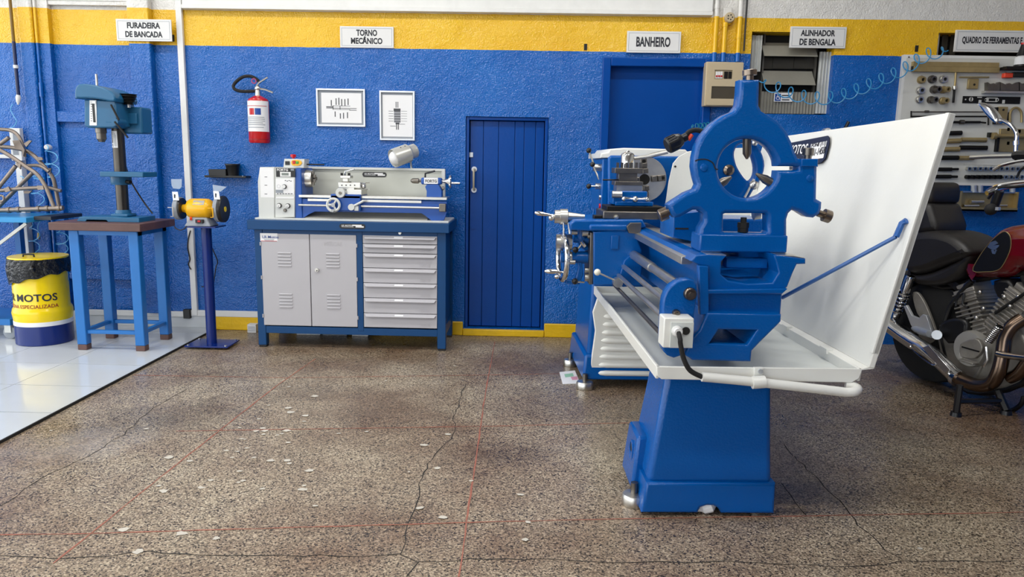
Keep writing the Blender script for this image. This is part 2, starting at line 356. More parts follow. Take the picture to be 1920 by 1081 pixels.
tag(wall, 'glossy blue wall with yellow band and white top', kind='structure')
wr = MB().add([(4.6, -4.5, 0), (4.6, WY, 0), (4.6, WY, 4), (4.6, -4.5, 4)], [(0, 1, 2, 3)]).build('wall_right', m_wall); tag(wr, 'unseen blue side wall on the right, lengthened to darken that side', kind='structure')  # unseen; its front stretch is lengthened to darken the right side
wf = MB().box(-.9, 4.7, -4.6, -4.5, 0, 4).build('wall_light_block', m_wall); tag(wf, 'unseen blue front wall added to block light beside the street opening', kind='structure')  # unseen; added and sized to block daylight from the front right
cl = MB().box(-6, 4.7, -4.6, WY + .2, 4.0, 4.08).build('ceiling', M('ceiling_white', (200, 198, 192), .8)); tag(cl, 'white workshop ceiling', kind='structure')
# ---- white beam over the yellow band
b0 = W.px(341, 10, WY - .04).x; b1 = W.px(1336, 30, WY - .04).x
bm_ = MB().box(b0, b1, WY - .04, WY, ZY + .03, 4.0).build('trim_1', m_white, bev=.004); tag(bm_, 'white painted beam above the yellow band', kind='structure')
MB().box(b0, b1, WY - .055, WY, ZY + .002, ZY + .03).build('ledge', m_white, bm_, bev=.004)
# ---- yellow skirting and white tile skirting
xs = W.px(407, 618, WY).x
for i, (a, b, h) in enumerate([(xs, D1[0] - .01, .105), (D1[1] + .005, 1.2, .105)]):
    o = MB().box(a, b, WY - .022, WY, 0, h).build('baseboard_back', m_yellow, bev=.006); tag(o, ['yellow painted skirting left of the plank door', 'yellow painted skirting right of the plank door'][i], kind='structure')
o = MB().box(D1[0] - .01, D1[1] + .005, WY - .03, WY + .08, 0, .05).build('trim_2', m_yellow, bev=.006); tag(o, 'yellow painted door step', kind='structure')
o = MB().box(-7, xs - .003, WY - .015, WY, .0125, .125).build('baseboard_left', m_tile, bev=.002); tag(o, 'white tile skirting along the left wall', kind='structure')
# ---- plank door
d = T('door_2', 'low blue plank door with grey pull handle', None, ((D1[0] + D1[1]) / 2, WY + .05, .055)); tag(d, kind='structure')
def fr3(mb, a, b, c, e, w, y0, y1): # jambs and head
    mb.box(a, a + w, y0, y1, c, e); mb.box(b - w, b, y0, y1, c, e); mb.box(a + w, b - w, y0, y1, e - w, e); return mb
fr3(MB(), D1[0] + .002, D1[1] - .002, D1[2], D1[3] - .002, .022, WY + .015, WY + .12).build('door_frame', m_dblue, d, bev=.003)
pxs = [880, 905, 933, 963, 980, 1001, 1019]; X = [W.px(x, 400, WY + .06).x for x in pxs]; X[0] = D1[0] + .028; X[-1] = D1[1] - .028
pk = MB().box(X[0], X[-1], WY + .068, WY + .1, .065, D1[3] - .03).build('door_back', m_dblue, d)
for a, b in zip(X, X[1:]): MB().box(a + .0018, b - .0018, WY + .056, WY + .07, .062, D1[3] - .028).build('plank', m_dblue, d, bev=.0025)
hx = W.px(889, 335, WY + .05)
hz0 = W.px(889, 356, WY + .05).z; hz1 = W.px(889, 317, WY + .05).z
hd = MB().tube([(hx.x, WY + .05, hz0), (hx.x, WY + .012, hz0 + .006), (hx.x, WY + .008, hz0 + .03), (hx.x, WY + .008, hz1 - .03), (hx.x, WY + .012, hz1 - .006), (hx.x, WY + .05, hz1)], .0085, 8).build('pull_handle', M('worn_grey_handle', (168, 160, 140), .4, .3), d)
for z in (hz0, hz1): MB().cyl((hx.x, WY + .057, z), (hx.x, WY + .048, z), .02).build('handle_rose', m_alu, hd)
lk = W.px(887, 425, WY + .055); MB().cyl((lk.x, WY + .058, lk.z), (lk.x, WY + .05, lk.z), .018).build('lock', m_dblue, d)
lp = W.px(882, 290, WY + .05); MB().box(lp.x - .016, lp.x + .02, WY + .05, WY + .058, lp.z - .018, lp.z + .018).build('small_tag', m_alu, d, bev=.002)
# ---- bathroom door
d = T('door_3', 'tall flat blue door in a raised frame', None, ((D2[0] + D2[1]) / 2, WY, .055)); tag(d, kind='structure')
MB().box(D2[0], D2[1], WY + .07, WY + .1, .055, D2[3]).build('door_leaf', m_dblue, d)
w_ = .055; mb = MB(); mb.box(D2[0] - w_, D2[0] + .004, WY - .02, WY + .02, .105, D2[3] + w_); mb.box(D2[1] - .004, D2[1] + w_, WY - .02, WY + .02, .105, D2[3] + w_); mb.box(D2[0] + .004, D2[1] - .004, WY - .02, WY + .02, D2[3] - .004, D2[3] + w_)
mb.build('door_frame', m_dblue, d, bev=.006)
# ---- panelled steel door on the far left
d = T('door_1', 'blue panelled steel door with mid rail on the far left', None, ((D0[0] + D0[1]) / 2, WY, .09)); tag(d, kind='structure')
zr0 = W.px(160, 229, WY).z; zr1 = W.px(160, 209, WY).z; xl = W.px(104, 200, WY).x; xr = W.px(250, 200, WY).x
MB().box(D0[0], D0[1], WY + .04, WY + .07, .09, D0[3]).build('door_leaf', m_wall, d)
mb = MB(); mb.box(D0[0], xl, WY - .005, WY + .04, .09, D0[3]); mb.box(xr, D0[1] - .012, WY - .005, WY + .04, .09, D0[3]); mb.build('stile', m_wall, d, bev=.003)
MB().box(xl, xr, WY + .005, WY + .04, zr0, zr1).build('rail', m_wall, d, bev=.003)
MB().box(xl, xr, WY + .005, WY + .04, D0[3] - .03, D0[3]).build('rail', m_wall, d, bev=.003)
zq = W.px(230, 500, WY).z; MB().box(xl, xr, WY + .0, WY + .04, zq - .1, zq).build('rail', m_wall, d, bev=.003)
pa = MB().box(D0[1] + .005, D0[1] + .16, WY - .06, WY, 0.125, 4).build('wall_pillar', m_wall, bev=.008); tag(pa, 'blue pillar beside the steel door', kind='structure')
pa = MB().box(-3.72, xl - .105, WY - .03, WY, .125, 4).build('wall_pillar', m_wall, bev=.02); tag(pa, 'blue flat pillar left of the steel door', kind='structure')
# ---- louvred window
wd_ = T('window_1', 'grimy louvred window with corrugated sheets', None, ((W1[0] + W1[1]) / 2, WY + .1, W1[2])); tag(wd_, kind='structure')
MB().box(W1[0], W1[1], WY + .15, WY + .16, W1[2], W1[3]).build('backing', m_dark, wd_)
def corr(x0, y0, x1, y1, yy, mat, name, pitch=.022, amp=.006):
    a, b, c, e = W.rect(x0, y0, x1, y1, yy); n = int((b - a) / pitch * 6); mb = MB(); vs = []; fs = []
    for i in range(n + 1):
        x = a + (b - a) * i / n; y = yy + amp * math.sin((x - a) / pitch * 6.283); vs += [(x, y, c), (x, y, e), (x, y + .003, c), (x, y + .003, e)]
        if i: k = 4 * i; fs += [(k - 4, k, k + 1, k - 3), (k - 2, k - 1, k + 3, k + 2), (k - 3, k + 1, k + 3, k - 1), (k - 4, k - 2, k + 2, k)]
    return mb.add(vs, fs).build(name, mat, wd_)
corr(1405, 66, 1428, 134, WY + .06, m_galv, 'corrugated_sheet'); corr(1532, 97, 1560, 213, WY + .06, m_galv, 'corrugated_sheet'); corr(1426, 172, 1530, 213, WY + .07, m_pane, 'corrugated_pane')
for (x0, y0, x1, y1, dd) in [(1431, 78, 1531, 107, .05), (1431, 131, 1527, 160, .04)]:
    a, b, c, e = W.rect(x0, y0, x1, y1, WY + .06)
    MB().hexa([(a, WY + .02, c), (b, WY + .02, c), (b, WY + .026, c), (a, WY + .026, c), (a, WY + .12, e), (b, WY + .12, e), (b, WY + .126, e), (a, WY + .126, e)]).build('louvre_pane', m_pane, wd_)
m_pane2 = M('dark_window_pane', (62, 60, 54), .25, var=.2)
for x0, x1 in [(1430, 1448), (1449, 1488), (1489, 1527)]: MB().pbox(W, x0, 108, x1, 129, WY + .12, WY + .126).build('pane', m_pane2, wd_)
for x in (1428, 1527): MB().pbox(W, x, 62, x + 3, 213, WY + .1, WY + .13).build('window_frame', M('dull_frame', (90, 88, 82), .5), wd_)
wd2 = T('window_2', 'dark window opening above the tool board', None, (W2[0], WY + .1, W2[2])); tag(wd2, kind='structure')
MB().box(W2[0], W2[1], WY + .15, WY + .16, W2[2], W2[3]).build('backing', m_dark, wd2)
for k in range(3): MB().box(W2[0] + .01 + k * .06, W2[0] + .05 + k * .06, WY + .08, WY + .085, W2[2], W2[3]).build('slat', m_galv if k == 0 else m_pane2, wd2)
# small dark sockets sunk in the yellow band
for i, (x, y) in enumerate([(1098, 88), (1719, 91), (323, 71)]):
    o = MB().pbox(W, x - 3, y - 6, x + 3, y + 6, WY - .004 if i < 2 else WY - .01, WY + .01).build('wall_box', m_dark, base=W.px(x, y + 6, WY), bev=.001)
    tag(o, ['small dark outlet hole near the bathroom sign', 'small dark outlet hole right of the window', 'small dark outlet hole behind the drill sign'][i], 'outlet')
# ================================================================ WALL-MOUNTED THINGS
def sign(x0, y0, x1, y1, lines, label, d=.012, back=0):
    y = WY - d; a, b, c, e = W.rect(x0, y0, x1, y1, y); t = T('sign', label, 'sign', ((a + b) / 2, y, c))
    MB().box(a, b, y, y + .008 + back, c, e).build('board', m_plastic, t, bev=.0015)
    g = .012; k = .0022
    MB().plate([[(a + g, c + g), (b - g, c + g), (b - g, e - g), (a + g, e - g)], [(a + g + k, c + g + k), (b - g - k, c + g + k), (b - g - k, e - g - k), (a + g + k, e - g - k)]], y - .0008, y + .0002).build('border_line', m_mat if k else m_ink, t)
    for txt, p, q, r, s in lines: MB().ptext(W, txt, p, q, r, s, y - .0003, .036).build('lettering', m_ink, t)
sign(218, 36, 321.5, 77, [('FURADEIRA', 238, 42, 300, 53.5), ('DE BANCADA', 235, 58.5, 304.5, 70)], 'white sign lettered FURADEIRA DE BANCADA above the drill press', .075)
sign(637.5, 49.5, 738, 89.5, [('TORNO', 668, 55.5, 707, 67.5), ('MECÂNICO', 658, 68, 717, 82.5)], 'white sign lettered TORNO MECÂNICO on the yellow band')
sign(1175.5, 58.5, 1276.5, 99, [('BANHEIRO', 1193, 69, 1257, 88)], 'white sign lettered BANHEIRO above the tall blue door', .03, .01)
sign(1482, 50, 1586.5, 90, [('ALINHADOR', 1501.7, 56, 1566, 68), ('DE BENGALA', 1499, 72.5, 1567, 85)], 'white sign lettered ALINHADOR DE BENGALA over the window', .02, .01)
sign(1791.5, 57, 1985, 98, [('QUADRO DE FERRAMENTAS E', 1804, 69, 1917, 84)], 'long white sign lettered QUADRO DE FERRAMENTAS above the tool board', .02, .01)
# ---- trunking, conduits
def trunk(name, label, x0, y0, x1, y1, d, mat=m_plastic, cat='cable trunking', vert=None):
    a, b, c, e = W.rect(x0, y0, x1, y1, WY - d)
    if vert is not None: x = W.px(*vert, WY - d).x; h = W.px(vert[0] + 11, vert[1], WY - d).x - x; a, b = x, x + h
    o = MB().box(a, b, WY - d, WY - .001, c, e).build(name, mat, base=((a + b) / 2, WY, c), bev=.003); return tag(o, label, cat)
trunk('cable_trunking', 'white vertical cable trunking left of the fire extinguisher', 333, -60, 345, 590, .03, vert=(340, 230))
trunk('cable_trunking', 'white horizontal cable trunking between trunking corner and grey cabinet', 358, 583, 520, 594, .025)
trunk('cable_trunking', 'white horizontal cable trunking low behind the drill table', 163, 582, 346, 592, .025)
trunk('cable_trunking', 'thin white vertical cable strip behind the bare frame', 38, 300, 46, 640, .06, vert=(37, 400))
o = MB().pbox(W, 343, 580, 356, 597, WY - .04, WY - .001).build('junction_box', m_black, base=W.px(350, 597, WY), bev=.004); tag(o, 'small black junction piece at the trunking corner', 'junction')
def pipe(pts, r, label, mat, d=.03, clips=()):
    P = [W.px(x, y, WY - d) for x, y in pts]; t = T('conduit', label, 'conduit', P[-1])
    MB().tube(P, r, 10).build('pipe', mat, t)
    for x, y in clips: q = W.px(x, y, WY - d); MB().cyl(q - Vector((0, 0, .008)), q + Vector((0, 0, .008)), r * 1.35).build('clip', m_plastic, t)
    return t
xq = W.px(24, 60, WY - .06).x; pz_ = lambda y: W.px(24, y, WY - .06).z
t = T('conduit', 'dark conduit pipe with cable end in the upper left corner', 'conduit', (xq, WY - .06, pz_(180)))
MB().tube([(xq, WY - .06, pz_(-60)), (xq, WY - .06, ZB)], .011).build('pipe', M('dark_yellow_pipe', (120, 90, 20), .4), t)
MB().tube([(xq, WY - .06, ZB), (xq, WY - .06, pz_(178))], .0125).build('pipe', M('dark_blue_pipe', (12, 28, 72), .35), t)
MB().cyl((xq, WY - .06, pz_(128)), (xq, WY - .06, pz_(122)), .017).build('clip', m_plastic, t); MB().rev([(.01, 0), (.018, .3), (.014, .7), (.005, 1)], (xq, WY - .06, pz_(176)), (xq - .008, WY - .06, pz_(196))).build('cable_gland', m_plastic, t)
MB().tube(smooth([W.px(x, y, WY - .05) for x, y in ((24, 195), (20, 205), (26, 218), (31, 228), (24, 238), (14, 241))], 4, False), .003, 6).build('cable', m_hose, t)
x2 = W.px(80, 200, WY - .02).x
t = T('conduit', 'thin vertical conduit along the edge of the steel door', 'conduit', (x2, WY - .02, .2)); MB().tube([(x2, WY - .02, 4), (x2, WY - .02, .2)], .009).build('pipe', m_pipe, t)
MB().cyl((x2, WY - .02, 1.72), (x2, WY - .02, 1.82), .014).build('coupling', m_pipe, t)
for i, (x, lab) in enumerate([(1342, 'left'), (1359, 'middle'), (1386, 'right')]):
    q = W.px(x, 60, WY - .03); zt = 4.0 if i != 1 else W.px(1360, 46, WY).z
    t = T('conduit', ['first conduit pipe above the beige breaker box, left of the round socket', 'conduit pipe rising from the breaker box into the round socket', 'conduit pipe right of the round socket above the breaker box'][i], 'conduit', (q.x, WY - .03, W.px(x, 117, WY).z), group=None)
    MB().tube([(q.x, WY - .03, zt), (q.x, WY - .03, W.px(x, 117, WY).z)], .017, 12).build('pipe', m_pipe, t)
    for y in ((14, 33), (48,), (32, 70))[i]:
        z = W.px(x, y, WY).z; MB().cyl((q.x, WY - .03, z - .014), (q.x, WY - .03, z + .014), .0195).build('coupling', m_pipe, t)
t = T('round_socket', 'round grey ceiling-style socket on a box above the breaker box', 'socket', W.px(1366, 46, WY))
MB().pbox(W, 1356, 14, 1372, 46, WY - .03, WY - .001).build('box', m_pipe, t, bev=.004)
c = W.px(1368, 33, WY - .04); MB().rev([(.036, 0), (.036, .6), (.03, 1)], (c.x, WY - .03, c.z), (c.x, WY - .055, c.z), 24).build('socket_face', m_beige, t)
for k in range(5):
    a = k * 1.2566; MB().cyl((c.x + .016 * math.cos(a), WY - .0545, c.z + .016 * math.sin(a)), (c.x + .016 * math.cos(a), WY - .0565, c.z + .016 * math.sin(a)), .005, n=8).build('contact_hole_shade', m_dark, t)
xb = W.px(1397, 60, WY - .02).x; o = MB().tube([(xb, WY - .02, 4), (xb, WY - .02, W.px(1397, 96, WY).z)], .006).build('cable', m_black, base=(xb, WY - .02, 2.1)); tag(o, 'black cable running down beside the pipes', 'cable')
# socket plate far left
o = T('socket_plate', 'white double socket plate behind the bare motorcycle frame', 'socket', W.px(30, 300, WY - .04)); MB().pbox(W, 19, 240, 39, 301, WY - .07, WY - .03).build('plate', m_plastic, o, bev=.003)
for y in (256, 283): MB().pbox(W, 24, y - 7, 34, y + 7, WY - .073, WY - .069).build('socket_insert', m_mat, o, bev=.001)
trunk('cable_trunking', 'short white horizontal trunking beside the socket plate', -60, 289, 19, 296, .055)
# ---- fire extinguisher
c0 = W.px(487, 268, WY - .09); c1 = W.px(487, 182, WY - .09); R = (W.px(506, 225, WY - .09).x - W.px(468, 225, WY - .09).x) / 2
t = T('fire_extinguisher', 'red fire extinguisher with black hose hung on the blue wall', 'extinguisher', c0)
H = c1.z - c0.z; X0, Y0 = c0.x, WY - .09
MB().rev([(R * .9, 0), (R, .03), (R, .9), (R * .9, .955), (R * .62, .99), (R * .3, 1.03)], (X0, Y0, c0.z), (X0, Y0, c1.z), 32).build('cylinder', m_red, t)
def cylpatch(mb, r, a0, a1, z0, z1, n=16, cx=X0, cy=Y0):
    vs = []; fs = []
    for i in range(n + 1):
        a = a0 + (a1 - a0) * i / n; vs += [(cx + r * math.sin(a), cy - r * math.cos(a), z0), (cx + r * math.sin(a), cy - r * math.cos(a), z1)]
        if i: fs.append((2 * i - 2, 2 * i, 2 * i + 1, 2 * i - 1))
    return mb.add(vs, fs)
ze = lambda y: W.px(487, y, WY - .09).z
lb = cylpatch(MB(), R + .0012, -1.5, 1.5, ze(247), ze(190)).build('label_wrap', m_paper, t)
cylpatch(MB(), R + .002, -.62, -.08, ze(216), ze(204), 6).build('pictogram', m_red, lb); cylpatch(MB(), R + .002, .0, .55, ze(216), ze(204), 6).build('pictogram', m_lblue, lb)
cylpatch(MB(), R + .002, -1.2, 1.2, ze(200), ze(199)).build('print_line', m_red, lb)
for y in (221, 224.5, 228, 231.5, 235, 240): cylpatch(MB(), R + .002, -.95, 1.0 - random.random() * .3, ze(y), ze(y - 1.2)).build('print_line', m_mat, lb)
cylpatch(MB(), R + .0015, -1.5, 1.5, ze(262), ze(261)).build('band', M('dark_red', (130, 14, 18), .3), t)
MB().cyl((X0, Y0, c1.z + .005), (X0, Y0, c1.z + .05), .022, .017).build('neck', m_steel, t); vz = c1.z + .06
MB().sph((X0, Y0, vz), .022).build('valve', m_steel, t)
MB().tube([(X0 - .01, Y0, vz + .015), (X0 + .02, Y0 - .02, vz + .04), (X0 + .085, Y0 - .03, vz + .075)], .007, 6).build('upper_lever', m_steel, t); MB().tube([(X0, Y0, vz), (X0 + .06, Y0 - .02, vz - .008), (X0 + .12, Y0 - .03, vz - .03)], .007, 6).build('lower_lever', m_steel, t)
MB().ring((X0 - .02, Y0 - .015, vz + .05), (0, 1, .2), .016, .004, 14, 6).build('safety_pin', M('pin_pink', (170, 70, 110), .4), t)
hs = smooth([W.px(x, y, WY - .07) for x, y in ((484, 170), (470, 171), (452, 171), (440, 167), (438, 160), (444, 152), (456, 144), (470, 143), (482, 149), (487, 156))], 4, False)
MB().tube(hs, .0115, 8).build('hose', m_rubber, t)
# ---- framed diagrams
def frame(x0, y0, x1, y1, label, ins, port):
    y = WY - .02; a, b, c, e = W.rect(x0, y0, x1, y1, y); t = T('picture_frame', label, 'picture', ((a + b) / 2, y, c)); k = .013
    MB().plate([[(a, c), (b, c), (b, e), (a, e)], [(a + k, c + k), (b - k, c + k), (b - k, e - k), (a + k, e - k)]], y, y + .02, .002).build('frame', m_alu, t)
    MB().box(a + k, b - k, y + .012, y + .018, c + k, e - k).build('backing', m_mat, t)
    p = W.rect(*ins, y); pp = MB().box(p[0], p[1], y + .0105, y + .012, p[2], p[3]).build('paper', m_paper, t)
    pw, ph = p[1] - p[0], p[3] - p[2]; q = lambda u, v: (p[0] + pw * u, p[2] + ph * v); yy = y + .0102; ln = MB(); yb = y + .0106
    def bar(u0, v0, u1, v1): A = q(u0, v0); B = q(u1, v1); ln.box(min(A[0], B[0]), max(A[0], B[0]), yy, yb, min(A[1], B[1]), max(A[1], B[1]))
    if not port:
        for u, v0, v1 in ((.25, .56, .76), (.37, .6, .82), (.44, .6, .84), (.51, .56, .8), (.59, .57, .8), (.67, .6, .82), (.34, .2, .38), (.47, .14, .32), (.55, .14, .34), (.65, .16, .36)): bar(u - .012, v0, u + .012, v1)
        bar(.12, .48, .88, .5); bar(.12, .51, .3, .545); bar(.3, .44, .72, .455); bar(.3, .56, .72, .575); bar(.7, .42, .88, .44); bar(.28, .44, .3, .58); bar(.46, .44, .475, .58)
    else:
        for u in (.44, .5): bar(u, .7, u + .025, .84)
        bar(.37, .62, .6, .68); bar(.43, .3, .56, .34); bar(.45, .17, .48, .3); bar(.51, .17, .54, .3)
        for v in (.36, .42, .48, .54, .6): bar(.38, v, .6, v + .018); bar(.2, v + .01, .36, v + .02); bar(.62, v + .015, .82, v + .022)
        bar(.25, .25, .44, .262); bar(.55, .3, .75, .31)
    ln.build('drawing', M('drawing_ink', (70, 72, 76), .7), pp)
    if port:
        A = q(.38, .34); B = q(.6, .64); MB().box(A[0], B[0], yy + .0001, yb, A[1], B[1]).build('drawing', M('drawing_grey', (150, 152, 156), .7), pp)
frame(593, 166, 684.5, 237, 'landscape framed diagram of parts in thin silver frame', (602, 174, 677, 230), False)
frame(711.5, 170, 777.5, 263, 'portrait framed diagram of parts in thin silver frame', (717, 178, 773, 256), True)
# ---- black wall rack with cups
t = T('wall_rack', 'small black plastic wall rack with two cups', 'rack', W.px(420, 333, WY))
MB().pbox(W, 383, 329, 461, 333, WY - .1, WY - .001).build('shelf_plate', m_black, t, bev=.003)
MB().plate([W.out([(390, 317), (423, 317), (424, 331), (392, 331)], WY - .1)], WY - .1, WY - .005, .004).build('cup', m_black, t)
c = W.px(437, 331, WY - .055); MB().rev([(.04, 0), (.05, .85), (.054, .9), (.054, 1), (.047, 1), (.04, .3)], (c.x, WY - .055, c.z), (c.x, WY - .055, W.px(437, 307, WY - .055).z), 24).build('cup', m_black, t)
MB().sph(W.px(455, 330, WY - .103), .004).build('screw', m_alu, t)
# ---- breaker box
y = WY - .1; a, b, c, e = W.rect(1323, 115.5, 1393, 199, y); t = T('breaker_box', 'beige electrical breaker box with smoked window', 'breaker box', ((a + b) / 2, WY, c))
MB().box(a, b, y + .012, WY - .001, c, e).build('box', m_beige, t, bev=.006)
i0 = W.rect(1340, 131, 1373.5, 148.5, y); i1 = W.rect(1334, 162, 1385, 185, y)
mk = lambda r: [(r[0], r[2]), (r[1], r[2]), (r[1], r[3]), (r[0], r[3])]
MB().plate([[(a + .012, c + .006), (b - .004, c + .006), (b - .004, e - .006), (a + .012, e - .006)], mk(i0), mk(i1)], y, y + .013, .0015).build('cover', m_beige, t)
MB().box(i1[0], i1[1], y + .006, y + .01, i1[2], i1[3]).build('smoked_window', m_smoke, t)
for k, (x0, x1, mm) in enumerate([(1342, 1346, m_plastic), (1346.5, 1350.5, m_plastic), (1351, 1355, m_plastic), (1358, 1365, m_oxide), (1366, 1372, m_oxide)]):
    q = MB().pbox(W, x0, 134, x1, 147, y + .003, y + .012).build('breaker', mm, t, bev=.001)
    if k < 3: MB().pbox(W, x0 + .5, 141, x1 - .5, 144, y - .002, y + .005).build('toggle', m_red, q)
c0 = W.px(1357, 193.5, y); MB().cyl((c0.x, y + .002, c0.z), (c0.x, y - .0015, c0.z), .012).build('lock', m_beige, t)
# ---- accessibility sticker on the window
y = WY + .055; a, b, c, e = W.rect(1451.5, 174, 1486, 190.5, y); t = T('sticker', 'small white wheelchair access sticker on the window', 'sticker', (a, y, c))
MB().box(a, b, y, y + .003, c, e).build('sheet', m_paper, t); MB().pbox(W, 1453, 175.5, 1464, 189, y - .001, y + .001).build('blue_square', m_lblue, t)
q = W.px(1458.5, 183.5, y); ic = MB().ring((q.x, y - .0012, q.z), (0, 1, 0), .012, .002, 16, 4)
ic.tube([(q.x - .004, y - .0012, q.z + .022), (q.x - .003, y - .0012, q.z + .004), (q.x + .009, y - .0012, q.z + .003), (q.x + .015, y - .0012, q.z - .012)], .002, 4); ic.sph((q.x - .004, y - .0012, q.z + .027), .0032, 8); ic.build('wheelchair_icon', m_paper, t)
for k, yy in enumerate((179, 183, 187)): MB().pbox(W, 1466, yy - 1, 1484 - 2 * k, yy + 1, y - .0006, y + .001).build('print_line', m_ink if k != 1 else m_mat, t)
# ---- coiled hose across the wall to the tool board
def coil(ctrl, loops, r, tr, dmap, seg=16, vert=False):
    P = smooth([Vector((x, y, 0)) for x, y in ctrl], 12, False); L = [0]
    for p, q in zip(P, P[1:]): L.append(L[-1] + (q - p).length)
    out = []; N = int(loops * seg)
    for i in range(N + 1):
        s = L[-1] * i / N; k = max(j for j in range(len(L)) if L[j] <= s + 1e-6); k = min(k, len(P) - 2)
        p = P[k].lerp(P[k + 1], (s - L[k]) / max(L[k + 1] - L[k], 1e-6)); a = 6.2832 * loops * i / N
        rr = r * min(1, i / seg * 1.2, (N - i) / seg * 1.2 + .05)
        ex_, ey_ = (rr * math.cos(a), rr * .45 * math.sin(a)) if vert else (rr * .8 * math.sin(a), rr * math.cos(a))
        out.append(W.px(p.x + ex_, p.y + ey_, dmap - .0036 * rr * math.sin(a + .6)))
    return MB().tube(out, tr, 6)
o = coil([(1424, 152), (1452, 163), (1500, 180), (1560, 183), (1620, 163), (1690, 132), (1735, 104), (1778, 94)], 15, 12, .0042, WY - .09).build('coiled_air_hose', m_hose2, base=W.px(1600, 180, WY - .05)); tag(o, 'blue coiled air hose strung across the wall to the tool board', 'hose')
o = coil([(1296, 238), (1318, 236), (1345, 233)], 7, 5.5, .0042, WY - .07).build('coiled_air_hose', M('teal_hose', (16, 110, 140), .3), base=W.px(1318, 236, WY - .05)); tag(o, 'short teal coiled hose at the edge of the bathroom door', 'hose')
# ---- gauge and valve behind the splash guard
c = W.px(1552, 248, WY - .05); t = T('pressure_gauge', 'small white round pressure gauge on the wall', 'gauge', (c.x, WY, c.z)); MB().cyl((c.x, WY - .001, c.z), (c.x, WY - .05, c.z), .032, n=24).build('case', m_alu, t); MB().cyl((c.x, WY - .05, c.z), (c.x, WY - .052, c.z), .027, n=24).build('dial', m_paper, t); MB().box(c.x - .002, c.x + .002, WY - .0535, WY - .052, c.z - .004, c.z + .02).build('needle', m_ink, t)
P = [W.px(x, y, WY - .05) for x, y in ((1583, 244), (1587, 236), (1591, 228))]; t = T('air_valve', 'small black air coupling on the wall beside the gauge', 'valve', P[0]); MB().tube(P, .012, 8).build('body', m_black, t); MB().cyl(P[0], P[0] + Vector((0, .05, 0)), .01).build('stem', m_oxide, t)
# ================================================================ WORKBENCH CABINET
BY = W.pz(660, 654, 0).y; BB = WY - .03
t = T('workbench_cabinet', 'blue steel workbench cabinet with grey doors and seven drawers', 'workbench', ((-1.2), BY + .25, 0))
wx = lambda x, y=520, v=BY: W.px(x, y, v).x
wz = lambda y, x=660, v=BY: W.px(x, y, v).z
zt = wz(415); zt0 = wz(433); xl, xr = wx(466, 424), wx(843, 424)
top = MB().box(xl, xr, BY - .03, BB, zt0, zt).build('bench_top', m_bench, t, bev=.004)
pl, pr = wx(480), wx(836); lw = wx(495) - pl; rl = wx(820); ml, mr = wx(669.5), wx(680.5)
for a, b, nm in ((pl, pl + lw, 0), (rl, pr, 1)):
    for y0 in (BY, BB - .07): MB().box(a, b, y0, y0 + .06, .015, zt0).build('leg', m_bench, t, bev=.003)
    for y0 in (BY + .005, BB - .065): MB().box(a + .002, b - .002, y0, y0 + .05, 0, .016).build('foot', m_black, t, bev=.002)
MB().box(ml, mr, BY, BY + .05, wz(620), zt0).build('post', m_bench, t, bev=.002)
zb0, zb1 = wz(627.5), wz(614.5)
MB().box(pl + lw, rl, BY + .002, BY + .04, zb0, zb1).build('bottom_rail', m_bench, t, bev=.002); MB().box(pl + lw, rl, BY + .002, BY + .04, wz(441), zt0).build('top_rail', m_bench, t, bev=.002)
for a, b in ((pl + .005, pl + .02), (pr - .02, pr - .005)):
    MB().box(a, b, BY + .06, BB - .07, zb0, zb1 + .02).build('side_rail', m_bench, t, bev=.002); MB().box(a, a + .004, BY + .05, BB - .02, zb1, zt0).build('side_panel', m_bench, t)
MB().box(pl + .02, pr - .02, BB - .02, BB - .015, zb1, zt0).build('back_panel', m_bench, t); MB().box(pl + .02, pr - .02, BY + .04, BB - .02, zb1 - .01, zb1).build('bottom_panel', m_bench, t)
MB().box(ml, ml + .004, BY + .05, BB - .02, zb1, zt0).build('divider', m_bench, t)
dz0, dz1 = wz(612.5), wz(440.5)
for i, (x0, x1, lx) in enumerate([(492, 581.6, 535), (583, 669, 625)]):
    dr = MB().box(wx(x0), wx(x1), BY - .002, BY + .018, dz0, dz1).build('door', m_grey, t, bev=.002)
    for yb in (474, 551):
        for k in range(5):
            z = wz(yb + k * 6.05 + 3); xa, xb_ = wx(lx - 12.5), wx(lx + 12.5)
            if i + yb + k == 474: lv = MB().prism([(BY - .002, z - .004), (BY - .009, z - .001), (BY - .007, z + .005), (BY - .002, z + .008)], xa, xb_, 'u').build('louvre', m_grey, dr, bev=.0015); L0 = (xa, z)
            else: dup(lv, (xa - L0[0], 0, z - L0[1]), dr)
    for z in (wz(460), wz(523), wz(595)): MB().cyl((wx(491 if i == 0 else 670), BY - .004, z - .012), (wx(491 if i == 0 else 670), BY - .004, z + .012), .005, n=8).build('hinge', m_grey, dr)
    if i == 0:
        st = MB().box(wx(491), wx(523), BY - .0032, BY - .002, wz(455), wz(440)).build('sticker', m_paper, dr)
        MB().ptext(W, 'LR Motos', 492, 441.5, 522, 446.5, BY - .0034, .01).build('lettering', m_lblue, st)
        for k, y in enumerate((449, 451.5, 453.5)): MB().box(wx(497 + k), wx(518 - k), BY - .0036, BY - .003, wz(y + .5), wz(y - .4)).build('print_line', m_mat, st)
        MB().box(wx(492), wx(522), BY - .0036, BY - .003, wz(455), wz(454.2)).build('print_line', m_red, st)
    else:
        lkz = wz(507); lk = MB().cyl((wx(595), BY - .002, lkz), (wx(595), BY - .014, lkz), .013, n=16).build('lock', m_steel, dr); MB().box(wx(595) - .002, wx(595) + .002, BY - .03, BY - .013, lkz - .008, lkz + .002).build('key', m_steel, lk)
        MB().ptext(W, 'MERCAR', 608, 453, 642, 460.5, BY - .0026, .0).build('embossed_name', m_grey, dr)
